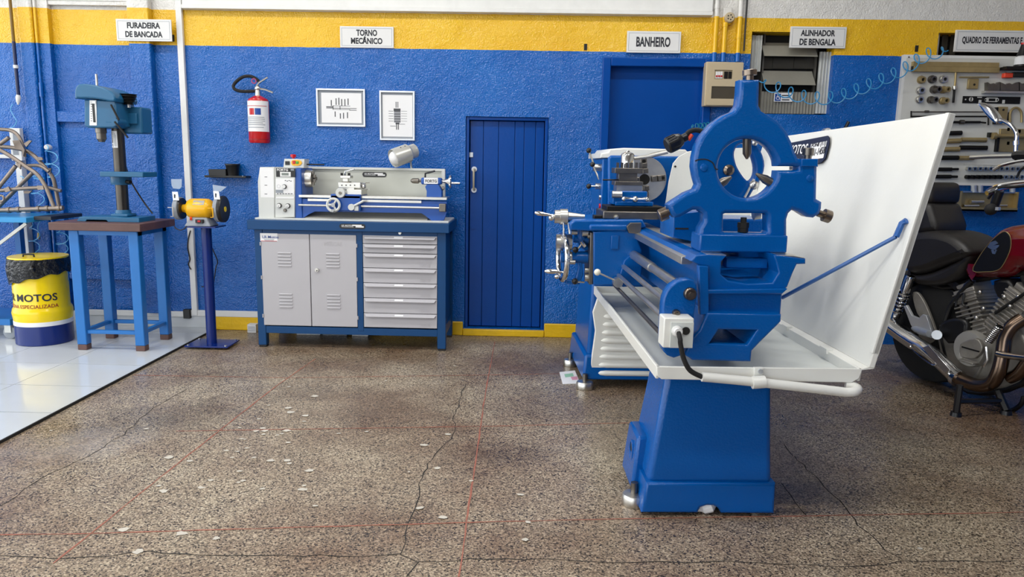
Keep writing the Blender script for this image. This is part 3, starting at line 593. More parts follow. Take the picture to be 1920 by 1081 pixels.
dy = [441.5, 457.5, 475, 503, 531, 559, 587.5, 614.5]
for k in range(7):
    z1, z0 = wz(dy[k], 750) - .002, wz(dy[k + 1], 750) + .002; xa, xb_ = wx(681.5), wx(819.5)
    dw = MB().box(xa, xb_, BY - .002, BY + .02, z0, z1).build('drawer', m_grey, t, bev=.0015)
    g = .012
    MB().add([(xa + .005, BY - .002, z1 - .004), (xb_ - .005, BY - .002, z1 - .004), (xb_ - .018, BY - .022, z1 - .02), (xa + .018, BY - .022, z1 - .02), (xa + .005, BY - .002, z1 - .008), (xb_ - .005, BY - .002, z1 - .008), (xb_ - .018, BY - .02, z1 - .024), (xa + .018, BY - .02, z1 - .024)],
             [(0, 1, 2, 3), (7, 6, 5, 4), (0, 4, 5, 1), (1, 5, 6, 2), (2, 6, 7, 3), (3, 7, 4, 0)]).build('pull_lip', m_grey, dw)
    xm = wx(748); MB().hexa([(xm - .03, BY - .0165, z1 - .0142), (xm + .03, BY - .0165, z1 - .0142), (xm + .03, BY - .0155, z1 - .0142), (xm - .03, BY - .0155, z1 - .0142), (xm - .03, BY - .0055, z1 - .0056), (xm + .03, BY - .0055, z1 - .0056), (xm + .03, BY - .0045, z1 - .0056), (xm - .03, BY - .0045, z1 - .0056)]).build('paper_label', m_paper, dw)
    hh = min(.02, (z1 - z0) * .3); MB().text('FERCAR', (wx(788), BY - .0022, z0 + .012), (1, 0, 0), (0, 0, 1), .07, hh, .0, .0012).build('embossed_name', m_grey, dw)
lk = W.px(750, 436.5, BY); MB().cyl((lk.x, BY + .004, lk.z), (lk.x, BY - .008, lk.z), .01, n=14).build('lock', m_steel, t)
def badge(x0, y0, x1, y1, v, par, name='name_plate'):
    a, b, c, e = W.rect(x0, y0, x1, y1, v); r = (e - c) / 2
    lp = [(a + r + r * math.cos(th), c + r + r * math.sin(th)) for th in [math.pi / 2 + math.pi * k / 8 for k in range(9)]] + [(b - r + r * math.cos(th), c + r + r * math.sin(th)) for th in [-math.pi / 2 + math.pi * k / 8 for k in range(9)]]
    p = MB().plate([lp], v - .003, v).build(name, m_black, par)
    MB().ptext(W, 'LR MOTOS', x0 + 4, y0 + 1.6, (x0 + x1) / 2 + 1, y0 + 4.6, v - .0033, .01).build('lettering', m_paper, p)
    MB().pbox(W, (x0 + x1) / 2, y0 + 1.6, x1 - 7, y0 + 4, v - .0038, v - .003).build('white_strip', m_paper, p); MB().pbox(W, (x0 + x1) / 2 + 6, y0 + 4.3, x1 - 3, y0 + 6.8, v - .0038, v - .003).build('white_strip', m_paper, p)
    MB().pbox(W, x0 + 4, y0 + 5.4, (x0 + x1) / 2 + 2, y0 + 5.9, v - .0038, v - .003).build('print_line', m_paper, p)
badge(636.5, 419.5, 685, 428.5, BY - .03, top)
o = T('paper_box', 'small white printed box on the floor left of the grey cabinet', 'box', W.px(471, 627, WY - .1)); q = W.rect(464, 613, 480, 628, WY - .09); MB().box(q[0], q[1], WY - .09, WY - .03, 0, q[3] - q[2]).build('carton', m_paper, o, bev=.001)
for k in range(3): MB().box(q[0] + .004, q[1] - .006, WY - .0908, WY - .09, .012 + k * .014, .017 + k * .014).build('print_line', m_mat, o)
for i, (x0, x1) in enumerate([(556, 600), (605, 650), (660, 690)]):
    q = W.px(x0, 628, WY - .12); q2 = W.px(x1, 628, WY - .12); tag(MB().box(q.x, q2.x, WY - .12, WY - .04, 0, .05).build('floor_carton', m_paper if i != 1 else m_mat, base=((q.x + q2.x) / 2, WY - .1, 0), bev=.002), ['white carton under the cabinet nearest the doors', 'grey carton in the middle under the cabinet', 'white carton under the cabinet nearest the drawers'][i], 'box')
# ================================================================ MINI LATHE ON THE BENCH
LY = BY + .05; LB = LY + .3; mp = lambda x, y, v=LY: W.px(x, y, v)
t = T('bench_lathe', 'small blue and grey bench lathe with chuck and tailstock', 'lathe', (mp(660, 415).x, LY + .1, zt))
MB().box(mp(481, 415).x, mp(842, 415).x, LY - .03, LB + .05, zt, zt + .012).build('tray_base', m_mlg, t, bev=.002)
da, db = mp(562, 410).x, mp(800, 410).x; MB().hexa([(da, LY + .03, zt + .012), (db, LY + .03, zt + .012), (db, LB, zt + .012), (da, LB, zt + .012), (da, LY + .03, zt + .018), (db, LY + .03, zt + .018), (db, LB, zt + .085), (da, LB, zt + .085)]).build('drip_tray', M('drip_tray_grey', (150, 148, 140), .5), t)
zl = zt + .012
MB().plate([[(a.x, a.z) for a in (mp(485, 409), mp(483, 340), mp(487, 313), mp(515, 313), mp(515, 409))]], LY, LB, .006).build('gear_cover', m_mlg, t)
hb = MB().plate([[(a.x, a.z) for a in (mp(515.5, 408), mp(515.5, 314), mp(553, 315), mp(552, 407))]], LY + .003, LB - .02, .003).build('control_panel', m_mlg, t)
MB().pbox(W, 552, 315, 566, 409, LY + .012, LB - .02).build('headstock', m_mlb, t, bev=.006)
v = LY + .002
dk = MB().pbox(W, 517.5, 315, 553.5, 331.5, v - .001, v + .004).build('display_panel', m_black, hb); MB().pbox(W, 525, 322, 545, 331, v - .002, v).build('display_frame', m_plastic, dk); MB().pbox(W, 528, 324, 541, 328.5, v - .003, v - .001).build('display', M('lcd_grey', (120, 128, 122), .3), dk)
MB().ptext(W, 'FORTG', 519.5, 316, 540, 320.5, v - .0013, .02).build('lettering', m_paper, dk); MB().pbox(W, 545, 316.5, 551, 319.5, v - .0015, v).build('print_mark', m_mat, dk)
MB().pbox(W, 517, 335, 551, 364.5, v - .0008, v + .002).build('label_sheet', m_paper, hb); MB().pbox(W, 517, 355.5, 531, 361.5, v - .0014, v).build('dark_label', m_mat, hb); MB().pbox(W, 517, 369, 551, 372, v - .0012, v).build('print_strip', m_paper, hb)
for k in range(6): MB().pbox(W, 519 + k * 5.2, 362.3, 522.5 + k * 5.2, 363.6, v - .0016, v).build('print_mark', m_ink, hb)
for k in range(4): MB().pbox(W, 534 + 3.5 * k, 337.5 + (k % 2), 536 + 3.5 * k, 339 + (k % 2), v - .0016, v).build('print_mark', m_ink, hb)
MB().pbox(W, 488, 315, 513, 370, LY - .0008, LY + .002).build('label_sheet', m_paper, t)
for y in (331, 346.5, 363): MB().pbox(W, 496, y, 501, y + 1, LY - .0014, LY).build('print_mark', m_ink, t)
def knob(x, y, r, par, mat=m_plastic, d=.02, ind=True):
    c = mp(x, y, v); k = MB().cyl((c.x, v, c.z), (c.x, v - d * .5, c.z), r * 1.0, n=16).build('knob', m_black, par); MB().cyl((c.x, v - d * .5, c.z), (c.x, v - d, c.z), r * .78, n=16).build('knob_cap', mat, k)
    if ind: MB().box(c.x - .0012, c.x + .0012, v - d - .001, v - d, c.z - r * .6, c.z + .001).build('pointer', m_ink, k)
knob(533.5, 349.5, .0155, hb, ind=False); knob(524, 385, .0165, hb); knob(540, 385.5, .0165, hb); knob(534.5, 394, .012, hb, m_dsteel, .01, False)
MB().ring((mp(522.5, 349).x, v - .001, mp(522.5, 349).z), (0, 1, 0), .011, .0008, 20, 4).build('dial_mark', m_mat, hb)
sb = MB().plate([[(a.x, a.z) for a in (mp(531, 314, LY + .06), mp(533, 297.5, LY + .06), mp(571, 298, LY + .06), mp(570, 315, LY + .06))]], LY + .06, LY + .17, .004).build('switch_box', m_mlg, t)
MB().pbox(W, 534.5, 302, 543, 309, LY + .056, LY + .061).build('rocker', m_black, sb, bev=.001); MB().plate([[(a.x, a.z) for a in smooth([mp(x, y, LY + .056) for x, y in ((546, 304.5), (549, 300), (561, 300), (566, 305), (561, 310), (549, 310))], 3)]], LY + .055, LY + .06).build('button_surround', m_gyel, sb)
MB().pbox(W, 548, 301, 553.5, 307, LY + .05, LY + .056).build('stop_button', m_red, sb, bev=.002); MB().pbox(W, 554.5, 302, 559.5, 307, LY + .051, LY + .056).build('start_button', m_green, sb, bev=.002)
e = mp(550, 297, LY + .1); MB().rev([(.01, 0), (.01, .3), (.019, .31), (.019, .9), (.012, 1)], (e.x, LY + .1, e.z), (e.x, LY + .1, mp(550, 289, LY + .1).z), 16).build('emergency_stop', m_red, sb)
MB().tube([mp(574, 308, LY + .12), mp(608, 308.5, LY + .12)], .005, 8).build('guard_rod', m_black, t)
MB().pbox(W, 570, 316.5, 834, 372, LB - .005, LB + .004).build('splash_guard', m_mlsplash, t); MB().pbox(W, 570, 314, 834, 318.5, LB - .02, LB + .008).build('splash_guard_lip', m_mlg, t, bev=.002); MB().pbox(W, 828, 316.5, 834, 372, LB - .06, LB - .004).build('splash_guard_return', m_mlg, t)
badge(679.5, 322.5, 725, 331.5, LB - .0055, t)
# bed with cut-out
zw = mp(700, 375).z
bo = [(552, 411), (552, 372), (838, 377.5), (838, 398), (832, 413), (812, 415.5), (797, 404), (790, 399.5), (590, 396.5), (578, 402), (566, 410.5)]
MB().plate([W.out(bo, LY + .02)], LY + .02, LY + .06, .002).build('bed', m_mlb, t)
MB().pbox(W, 560, 367.5, 838, 372.5, LY + .005, LY + .21).build('ways', m_steel, t, bev=.002)
MB().pbox(W, 577, 374, 790, 378.5, LY + .012, LY + .021).build('feed_rack', m_steel, t)
MB().tube([mp(560, 384, LY), mp(836, 390, LY)], .0075, 10).build('lead_screw', m_steel, t); MB().pbox(W, 823, 382, 836, 397, LY - .015, LY + .022).build('lead_screw_bearing', m_dsteel, t, bev=.004)
ck = mp(567, 334, LY + .13); rc = .0615
MB().rev([(rc * .9, 0), (rc, .05), (rc, .85), (rc * .95, 1)], (mp(563, 334, LY + .13).x, LY + .13, ck.z), (mp(587, 334, LY + .13).x, LY + .13, ck.z), 28).build('chuck', m_steel, t)
xj = mp(587, 334, LY + .13).x
for k in range(3):
    a = .5 + k * 2.094
    for dd, ll in ((.018, .022), (.042, .014)): c = (xj, LY + .13 - dd * math.sin(a), ck.z + dd * math.cos(a)); MB().box(xj, xj + ll, c[1] - .011, c[1] + .011, c[2] - .011, c[2] + .011).build('chuck_jaw', m_dsteel, t, bev=.002)
# carriage
MB().pbox(W, 620, 366, 676, 395, LY - .02, LY + .02).build('apron', m_mlb, t, bev=.004); MB().pbox(W, 620, 364, 676, 372, LY - .02, LY + .2).build('saddle', m_mlb, t, bev=.004)
MB().pbox(W, 650, 355, 678, 365, LY + .0, LY + .18).build('cross_slide', m_steel, t, bev=.002); MB().pbox(W, 634, 342, 676, 352, LY + .03, LY + .12).build('compound_slide', m_steel, t, bev=.003); MB().pbox(W, 640, 352, 664, 357, LY + .03, LY + .12).build('swivel_base', m_steel, t)
for k in range(4): c = mp(641 + 8 * k, 347, LY + .03); MB().cyl((c.x, LY + .03, c.z), (c.x, LY + .026, c.z), .004, n=8).build('screw', m_oxide, t)
c = mp(681, 348.5, LY + .07); cw = MB().rev([(.008, 0), (.008, .2), (.018, .3), (.02, .8), (.012, 1)], (mp(676, 348, LY + .07).x, LY + .07, c.z), (mp(686, 348, LY + .07).x, LY + .07, c.z), 18).build('compound_handle', m_chrome, t)
for dz in (.022, -.022): MB().tube([(mp(683, 348, LY + .07).x, LY + .07, c.z + dz * .6), (mp(686, 348, LY + .07).x, LY + .07, c.z + dz), (mp(693, 348, LY + .07).x, LY + .07, c.z + dz)], .0025, 6).build('handle_pin', m_chrome, cw)
MB().pbox(W, 643, 334, 652, 343, LY + .06, LY + .1).build('tool_post_core', m_steel, t); MB().pbox(W, 638, 329, 657, 334, LY + .04, LY + .12).build('tool_post_plate', m_steel, t, bev=.002); MB().pbox(W, 640, 340, 655, 343, LY + .05, LY + .11).build('tool_post_base', m_dsteel, t)
for x in (640.5, 654): MB().pbox(W, x - 2, 324, x + 2, 329, LY + .05, LY + .066).build('tool_clamp_bolt', m_oxide, t)
MB().tube([mp(647, 329, LY + .08), mp(647, 321, LY + .08), mp(650, 320.5, LY + .08), mp(664, 316.5, LY + .07)], .005, 8).build('tool_post_lever', m_chrome, t)
def wheel(x, y, R, v, par, nm, tr, spokes=3):
    c = mp(x, y, v); w = MB().ring((c.x, v, c.z), (0, 1, 0), R, tr, 28, 8).build(nm, m_mlg, par); MB().cyl((c.x, v + .015, c.z), (c.x, v - .01, c.z), R * .34, n=18).build('wheel_hub', m_chrome, w)
    for k in range(spokes):
        a = 1 + k * 6.283 / spokes; MB().tube([(c.x, v, c.z), (c.x + R * math.cos(a), v, c.z + R * math.sin(a))], tr * .8, 6).build('wheel_spoke', m_mlg, w)
    return c, w
c, wl = wheel(625, 384, .042, LY - .045, t, 'carriage_handwheel', .009); MB().cyl((c.x, LY - .04, c.z), (c.x, LY - .02, c.z), .012).build('wheel_shaft', m_steel, wl); MB().rev([(.006, 0), (.011, .4), (.01, 1)], (c.x + .004, LY - .05, c.z - .036), (c.x + .004, LY - .09, c.z - .036), 12).build('handle_grip', m_chrome, wl)
c = mp(638, 361.5, LY - .03); MB().rev([(.034, 0), (.034, .4), (.03, 1)], (c.x, LY - .02, c.z), (c.x, LY - .034, c.z), 24).build('cross_slide_handwheel', m_mlg, t); MB().cyl((c.x, LY - .034, c.z), (c.x, LY - .04, c.z), .01).build('handwheel_nut', m_dsteel, t); MB().cyl((c.x, LY - .02, c.z), (c.x, LY + .01, c.z), .012).build('handwheel_shaft', m_steel, t)
c = mp(659, 388, LY - .03); MB().cyl((c.x, LY - .02, c.z), (c.x, LY - .04, c.z), .022, n=22).build('half_nut_lever', m_mlg, t); MB().tube([(c.x, LY - .03, c.z), mp(671, 382, LY - .03), mp(682.5, 376, LY - .04)], .008, 8).build('half_nut_handle', m_mlg, t); MB().pbox(W, 664, 386, 672, 395, LY - .03, LY - .015).build('half_nut_bracket', m_mlg, t, bev=.002)
# tailstock
MB().plate([W.out([(799.5, 370), (800, 358), (797, 350), (800, 346), (822, 346), (828, 357), (828, 370)], LY + .08)], LY + .08, LY + .17, .003).build('tailstock_base', m_mlb, t)
tb = MB().pbox(W, 789, 333, 828, 346, LY + .09, LY + .16).build('tailstock', m_mlb, t, bev=.012, seg=3); MB().pbox(W, 795, 333, 821, 344.5, LY + .088, LY + .0905).build('name_label', m_paper, tb); MB().ptext(W, 'FORTG', 797.5, 336.5, 819, 342, LY + .0878, .025).build('lettering', m_ink, tb)
zc = mp(790, 339, LY + .12).z; X_ = lambda x: mp(x, 339, LY + .12).x
MB().rev([(.006, 0), (.015, .12), (.018, .3), (.018, .75), (.01, .8), (.008, 1)], (X_(770), LY + .12, zc), (X_(790), LY + .12, zc), 16).build('drill_chuck', m_dsteel, t)
MB().rev([(.01, 0), (.012, .5), (.02, .75), (.02, 1)], (X_(828), LY + .12, zc), (X_(842), LY + .12, zc), 16).build('quill_handle_hub', m_chrome, t); MB().ring((X_(845), LY + .12, zc), (1, 0, 0), .042, .007, 24, 8).build('quill_handwheel', m_chrome, t); MB().cyl((X_(842), LY + .12, zc), (X_(847), LY + .12, zc), .035).build('quill_wheel_web', m_chrome, t); MB().rev([(.006, 0), (.008, .3), (.008, 1)], (X_(847), LY + .09, zc - .01), (X_(863), LY + .09, zc - .01), 10).build('quill_grip', m_chrome, t)
MB().tube([mp(797, 333, LY + .12), mp(797.5, 325, LY + .12), mp(803, 323.5, LY + .12), mp(815, 320.5, LY + .1)], .0065, 8).build('quill_lock_lever', m_black, t)
MB().cyl((mp(829, 352, LY + .12).x, LY + .12, mp(829, 353, LY + .12).z), (mp(833, 352, LY + .12).x, LY + .12, mp(829, 353, LY + .12).z), .012).build('adjust_nut', m_dsteel, t)
# lamp
c = mp(756, 290, LB); wl = T('work_lamp', 'small chrome work lamp on a stalk behind the bench lathe', 'lamp', mp(772, 318, LB + .015)); ax = (mp(737, 297, LB - .08), mp(781, 281, LB + .04))
MB().rev([(.056, .1), (.064, .0), (.066, .06), (.066, .62), (.052, .7), (.05, .72), (.05, .93), (.042, .97), (.03, 1)], ax[0], ax[1], 28).build('shade', m_lampsh, wl)
d_ = (ax[1] - ax[0]); MB().sph(ax[0] + d_ * .12, .05, 18).build('bulb', m_paper, wl)
n_ = d_.normalized()
for f, (q, w) in ((.36, (.02, -.06)), (.36, (.05, -.036)), (.54, (.02, -.06)), (.54, (.05, -.036))): c = ax[0] + d_ * f + Vector((0, w, q)); MB().sph(c, .007, 8).build('vent_hole_shade', m_dark, wl)
MB().tube([ax[0] + d_ * .8 + Vector((0, 0, -.04)), mp(770, 302, LB + .015), mp(772, 318, LB + .015)], .008, 8).build('stalk', m_steel, wl)
# ================================================================ OIL DRUM BIN
c = W.pz(86, 653, 0); R = .178; cy = c.y + R - .012; cx = W.px(86, 640, cy).x
t = T('drum_bin', 'yellow and navy oil drum bin lined with a black bag', 'bin', (cx, cy, .0125)); z_ = lambda y: W.px(80, y, cy - R).z
zs = [.0125, z_(614), z_(606), z_(497), z_(489)]
MB().rev([(R - .004, 0), (R, .03), (R, 1)], (cx, cy, zs[0]), (cx, cy, zs[1]), 40).build('drum_base', m_navy, t); MB().cyl((cx, cy, zs[1]), (cx, cy, zs[2]), R + .002, n=40).build('white_band', m_paper, t)
hh = zs[3] - zs[2]; MB().rev([(R + .001, 0), (R + .008, .14), (R + .002, .2), (R - .008, .24), (R - .008, .62), (R - .012, .66), (R - .01, .75), (R - .012, 1)], (cx, cy, zs[2]), (cx, cy, zs[3]), 44).build('drum_body', m_dyel, t)
# bag with a slanting lower hem
vs = []; fs = []; n = 60
for i in range(n):
    a = 6.2832 * i / n; f = math.cos(a - 2.4); hz = z_(540 - 24 * (math.sin(a) * .5 + .5) - 2 * math.sin(9 * a)); rr = R + .004 + .004 * math.sin(7 * a) + .003 * math.sin(17 * a + 1)
    for k, (dr, zz) in enumerate(((.0, hz), (.007, hz + (zs[4] - hz) * .3), (.01 + .005 * math.sin(5 * a), hz + (zs[4] - hz) * .6), (.003, zs[4] + .002))): vs.append((cx + (rr + dr) * math.sin(a), cy - (rr + dr) * math.cos(a), zz))
    for k in range(3): j = (i + 1) % n; fs.append((4 * i + k, 4 * j + k, 4 * j + k + 1, 4 * i + k + 1))
bg_ = MB().add(vs, fs).build('bin_bag', m_bag, t); kx = cx + .085; MB().rev([(.004, 0), (.016, .3), (.02, .6), (.005, 1)], (kx, cy - R - .008, z_(512)), (kx - .012, cy - R - .014, z_(497)), 8).build('bag_knot', m_bag, bg_)
lid = MB().rev([(R + .004, 0), (R + .006, .3), (R + .004, 1), (R * .93, .9), (R * .6, 1.2), (.02, 1.6)], (cx, cy, zs[4]), (cx, cy, zs[4] + .012), 44).build('lid', m_dyel, t)
q = cy - R * .55; MB().tube([(cx - .04, q, zs[4] + .012), (cx - .038, q, zs[4] + .03), (cx + .0, q, zs[4] + .032), (cx + .034, q, zs[4] + .03), (cx + .036, q, zs[4] + .012)], .006, 6).build('lid_handle', m_black, lid)
def wraptext(txt, a0, a1, z0, z1, r, mat, bold=.02):
    m = MB().text(txt, (0, 0, 0), (1, 0, 0), (0, 0, 1), 1, 1, bold); w = MB()
    w.add([(cx + (r - .0006 * (1 if v.y < -.0001 else 0) + .0012) * math.sin(a0 + (a1 - a0) * v.x), cy - (r + .0012) * math.cos(a0 + (a1 - a0) * v.x), z0 + (z1 - z0) * v.z) for v in m.v], m.f); return w.build('lettering', mat, t)
wraptext('LR MOTOS', -1.0, 1.14, z_(567), z_(553), R - .007, m_ink); wraptext('OFICINA ESPECIALIZADA', -1.1, 1.16, z_(580), z_(573), R - .007, M('red_print', (150, 50, 24), .5), .01)
# ================================================================ DRILL TABLE AND DRILL PRESS
f0 = W.pz(155, 656, .0125); f1 = W.pz(267, 657, .0125); b0 = W.pz(216, 634, .0125); b1 = W.pz(322, 634, .0125)
ty0 = (f0.y + f1.y) / 2 - .01; ty1 = (b0.y + b1.y) / 2 + .03; xa, xb_ = f0.x - .035, f1.x + .03; lz = W.px(180, 432, ty0).z; tz = W.px(180, 417.5, ty0).z
t = T('drill_table', 'blue square-leg table with worn brown top under the drill press', 'table', ((xa + xb_) / 2, (ty0 + ty1) / 2, .0125))
MB().box(W.px(96, 424, ty0).x, W.px(267, 424, ty0).x, ty0 - .03, ty1 + .06, lz, tz).build('tabletop', m_wood, t, bev=.004)
for lx in (xa, xb_ - .065):
    for ly in (ty0, ty1 - .06):
        MB().box(lx, lx + .065, ly, ly + .06, .05, lz).build('leg', m_tb, t, bev=.005); MB().box(lx + .001, lx + .064, ly + .001, ly + .059, .0125, .05).build('worn_foot', m_wood, t, bev=.004)
sz = W.px(200, 627, ty0).z; sz1 = W.px(200, 620.5, ty0).z
for y in (ty0 + .015, ty1 - .045): MB().box(xa + .065, xb_ - .065, y, y + .03, sz, sz1).build('stretcher', m_tb, t, bev=.002)
for x in (xa + .015, xb_ - .045): MB().box(x, x + .03, ty0 + .06, ty1 - .06, sz, sz1).build('stretcher', m_tb, t, bev=.002)
MB().box(xa, xb_, ty0 + .005, ty1 - .005, lz - .03, lz).build('apron_frame', m_tb, t)
DY = (ty0 + ty1) / 2 + .0; dp = lambda x, y, v=DY: W.px(x, y, v); cxd = dp(230, 380).x
t = T('drill_press', 'dark teal bench drill press with steel column and chuck', 'drill press', (cxd, DY, tz)); q0 = dp(145, 410, DY - .1).x; q1 = dp(262, 410, DY - .1).x
MB().plate([[(q0, tz), (q0 + .06, tz), (q0 + .07, tz + .012), (q0 + .2, tz + .012), (q0 + .21, tz), (q1, tz), (q1, tz + .03), (q1 - .12, tz + .03), (q0 + .23, tz + .034), (q0 + .02, tz + .03)]], DY - .11, DY + .11, .003).build('base', m_dp, t)
MB().box(cxd - .055, cxd + .06, DY - .06, DY + .06, tz + .03, tz + .05).build('column_flange', m_dp, t, bev=.006); MB().rev([(.05, 0), (.05, .3), (.046, 1)], (cxd, DY, tz + .05), (cxd, DY, tz + .075)).build('column_collar', m_dp, t)
zc1 = dp(222, 210).z; MB().cyl((cxd, DY, tz + .07), (cxd, DY, zc1), .0385, n=28).build('column', M('drill_column_steel', (84, 80, 75), .34, 1, var=.2), t)
cylp = cylpatch(MB(), .0392, -.9, .35, dp(222, 277).z, dp(222, 246).z, 8, cxd, DY).build('sticker', m_paper, t)
m_ = MB().text('LR MOTOS', (0, 0, 0), (1, 0, 0), (0, 0, 1), 1, 1, .01); w_ = MB(); za, zb_ = dp(222, 276).z, dp(222, 247).z   # rotated a quarter turn
w_.add([(cxd + .0398 * math.sin(-.75 + .35 * (1 - v.z)), DY - .0398 * math.cos(-.75 + .35 * (1 - v.z)), za + (zb_ - za) * v.x) for v in m_.v], m_.f); w_.build('lettering', m_ink, cylp)
for k in range(3): cylpatch(MB(), .0398, -.2 + .15 * k, -.14 + .15 * k, za + .006, zb_ - .01 * k, 1, cxd, DY).build('print_line', m_mat, cylp)
a, b, c, e = W.rect(190, 322, 271, 331.5, DY - .1); MB().box(a, b, DY - .12, DY + .07, c, e).build('work_table', m_dp, t, bev=.004); MB().rev([(.06, 0), (.066, .3), (.066, 1)], (cxd, DY, dp(230, 346).z), (cxd, DY, dp(230, 331).z), 24).build('table_bracket', m_dp, t); MB().cyl((cxd + .05, DY - .03, dp(230, 340).z), (cxd + .095, DY - .06, dp(230, 340).z), .012).build('clamp_knob', m_oxide, t)
hv = DY - .14
MB().plate([W.out([(168, 236), (168, 188), (226, 190), (230, 236), (222, 240), (175, 240)], hv + .06)], hv, DY + .09, .008).build('head', m_dp, t)
MB().plate([W.out(smooth([(154, 185), (154, 170), (161, 160), (180, 160), (203, 165), (226, 178), (227, 192), (205, 189), (182, 186), (156, 186)], 2), hv + .05)], hv - .03, DY + .11, .01).build('belt_cover', m_dp, t)
MB().plate([W.out([(168.5, 235), (168.5, 188), (181, 188), (182, 235)], hv)], hv - .004, hv + .002).build('depth_scale', m_paper, t); MB().pbox(W, 173.5, 192, 177.5, 229, hv - .007, hv - .003).build('scale_slot', m_black, t); MB().pbox(W, 172.5, 190, 179, 194, hv - .008, hv - .004).build('scale_pointer', m_alu, t)
for k in range(8): MB().pbox(W, 170, 195 + 4.4 * k, 172.5, 196 + 4.4 * k, hv - .0048, hv - .003).build('scale_mark', m_ink, t)
mq = MB().pbox(W, 212, 200, 266, 250, DY + .02, DY + .16).build('motor', m_dp, t, bev=.012, seg=3); MB().pbox(W, 232, 212, 256, 232, DY + .0, DY + .02).build('motor_box', m_dp, mq, bev=.004)
c = dp(241, 196, DY - .03)
for k, rr in enumerate((.03, .042, .05, .056)): MB().rev([(rr, 0), (rr * .86, .5), (rr, 1)], (c.x, DY - .03, c.z + .017 * k), (c.x, DY - .03, c.z + .017 * k + .015), 24).build('pulley_step', m_oxide, t)
MB().cyl((c.x, DY - .03, c.z - .02), (c.x, DY - .03, c.z + .005), .012).build('pulley_shaft', m_steel, t)
c = dp(189, 240, DY - .06); zA = dp(189, 266, DY - .06).z; MB().rev([(.018, 0), (.026, .15), (.03, .2), (.03, .6), (.034, .62), (.034, 1)], (c.x, DY - .06, zA), (c.x, DY - .06, c.z + .005), 22).build('chuck', m_dsteel, t); MB().cyl((dp(182, 160, DY - .06).x, DY - .06, dp(182, 162, DY - .06).z), (dp(182, 160, DY - .06).x, DY - .06, dp(182, 139, DY - .06).z), .0075).build('spindle_rod', m_steel, t)
fh = dp(215, 228, DY - .16); fe = dp(200, 228, DY - .16); MB().cyl((fh.x, DY - .16, fh.z), (fh.x, DY - .05, fh.z), .022).build('feed_hub', m_dp, t)
for p, q in ((dp(208, 196, DY - .16), dp(223, 225, DY - .16)), (fh, dp(240, 258, DY - .16))): MB().tube([p, q], .0065, 8).build('feed_handle', m_oxide, t)
MB().cyl((dp(200, 226, DY - .13).x, DY - .13, fh.z), (fh.x, DY - .13, fh.z), .011).build('depth_stop_rod', m_dp, t)
o = MB().tube(smooth([W.px(x, y, DY + .14) for x, y in ((236, 312), (243, 335), (256, 358), (272, 382), (286, 400))], 4, False), .0055, 7).build('power_cable', m_black, t)
# ================================================================ BENCH GRINDER ON PEDESTAL
g = W.pz(391, 650, .005); GY = g.y; gp = lambda x, y, v=GY: W.px(x, y, v)
t = T('grinder_pedestal', 'navy steel pedestal post carrying the bench grinder', 'pedestal', (gp(391, 650).x, GY, 0)); gx = gp(387.5, 540).x
MB().box(gx - .15, gx + .15, GY - .06, GY + .16, .002 if False else .0135, .0235).build('base_plate', m_navy, t, bev=.002); MB().cyl((gx, GY + .04, .0235), (gx, GY + .04, gp(383, 426).z), .034, n=28).build('post', m_navy, t)
for dx, dy in ((-.13, -.04), (.13, -.04), (-.13, .14), (.13, .14)): MB().cyl((gx + dx, GY + dy, .0235), (gx + dx, GY + dy, .031), .009, n=6).build('bolt', m_steel, t)
zz = gp(383, 426).z; MB().box(gx - .09, gx + .1, GY - .05, GY + .13, zz, zz + .008).build('top_plate', m_navy, t)
GC = GY + .04; t = T('bench_grinder', 'yellow bench grinder with two wheels and clear shields', 'grinder', (gx, GC, zz + .008)); gz = gp(376, 391, GC).z; gX = lambda x: gp(x, 391, GC).x
MB().rev([(.026, 0), (.03, .1), (.03, .12), (.058, .18), (.068, .26), (.069, .5), (.068, .74), (.058, .82), (.03, .88), (.03, 1)], (gX(343), GC, gz), (gX(408), GC, gz), 32).build('motor_body', m_gyel, t)
pl_ = MB(); a, b, c, e = W.rect(362, 373.5, 383, 382.5, GC - .05)
pl_.hexa([(a, GC - .0625, gz + .03), (b, GC - .0625, gz + .03), (b, GC - .058, gz + .03), (a, GC - .058, gz + .03), (a, GC - .042, gz + .058), (b, GC - .042, gz + .058), (b, GC - .038, gz + .058), (a, GC - .038, gz + .058)]); pl_.build('rating_plate', m_smoke, t)
MB().hexa([(gX(352), GC - .075, zz + .008), (gX(402), GC - .075, zz + .008), (gX(402), GC + .07, zz + .008), (gX(352), GC + .07, zz + .008), (gX(362), GC - .05, gz - .055), (gX(392), GC - .05, gz - .055), (gX(392), GC + .05, gz - .055), (gX(362), GC + .05, gz - .055)]).build('base_foot', m_mat, t, bev=.008)
q = gp(374, 414.5, GC - .075); MB().box(q.x - .026, q.x + .026, GC - .082, GC - .06, q.z - .012, q.z + .012).build('switch_plate', m_black, t, bev=.002); MB().box(q.x - .01, q.x + .01, GC - .086, GC - .08, q.z - .006, q.z + .006).build('switch', m_red, t, bev=.002)
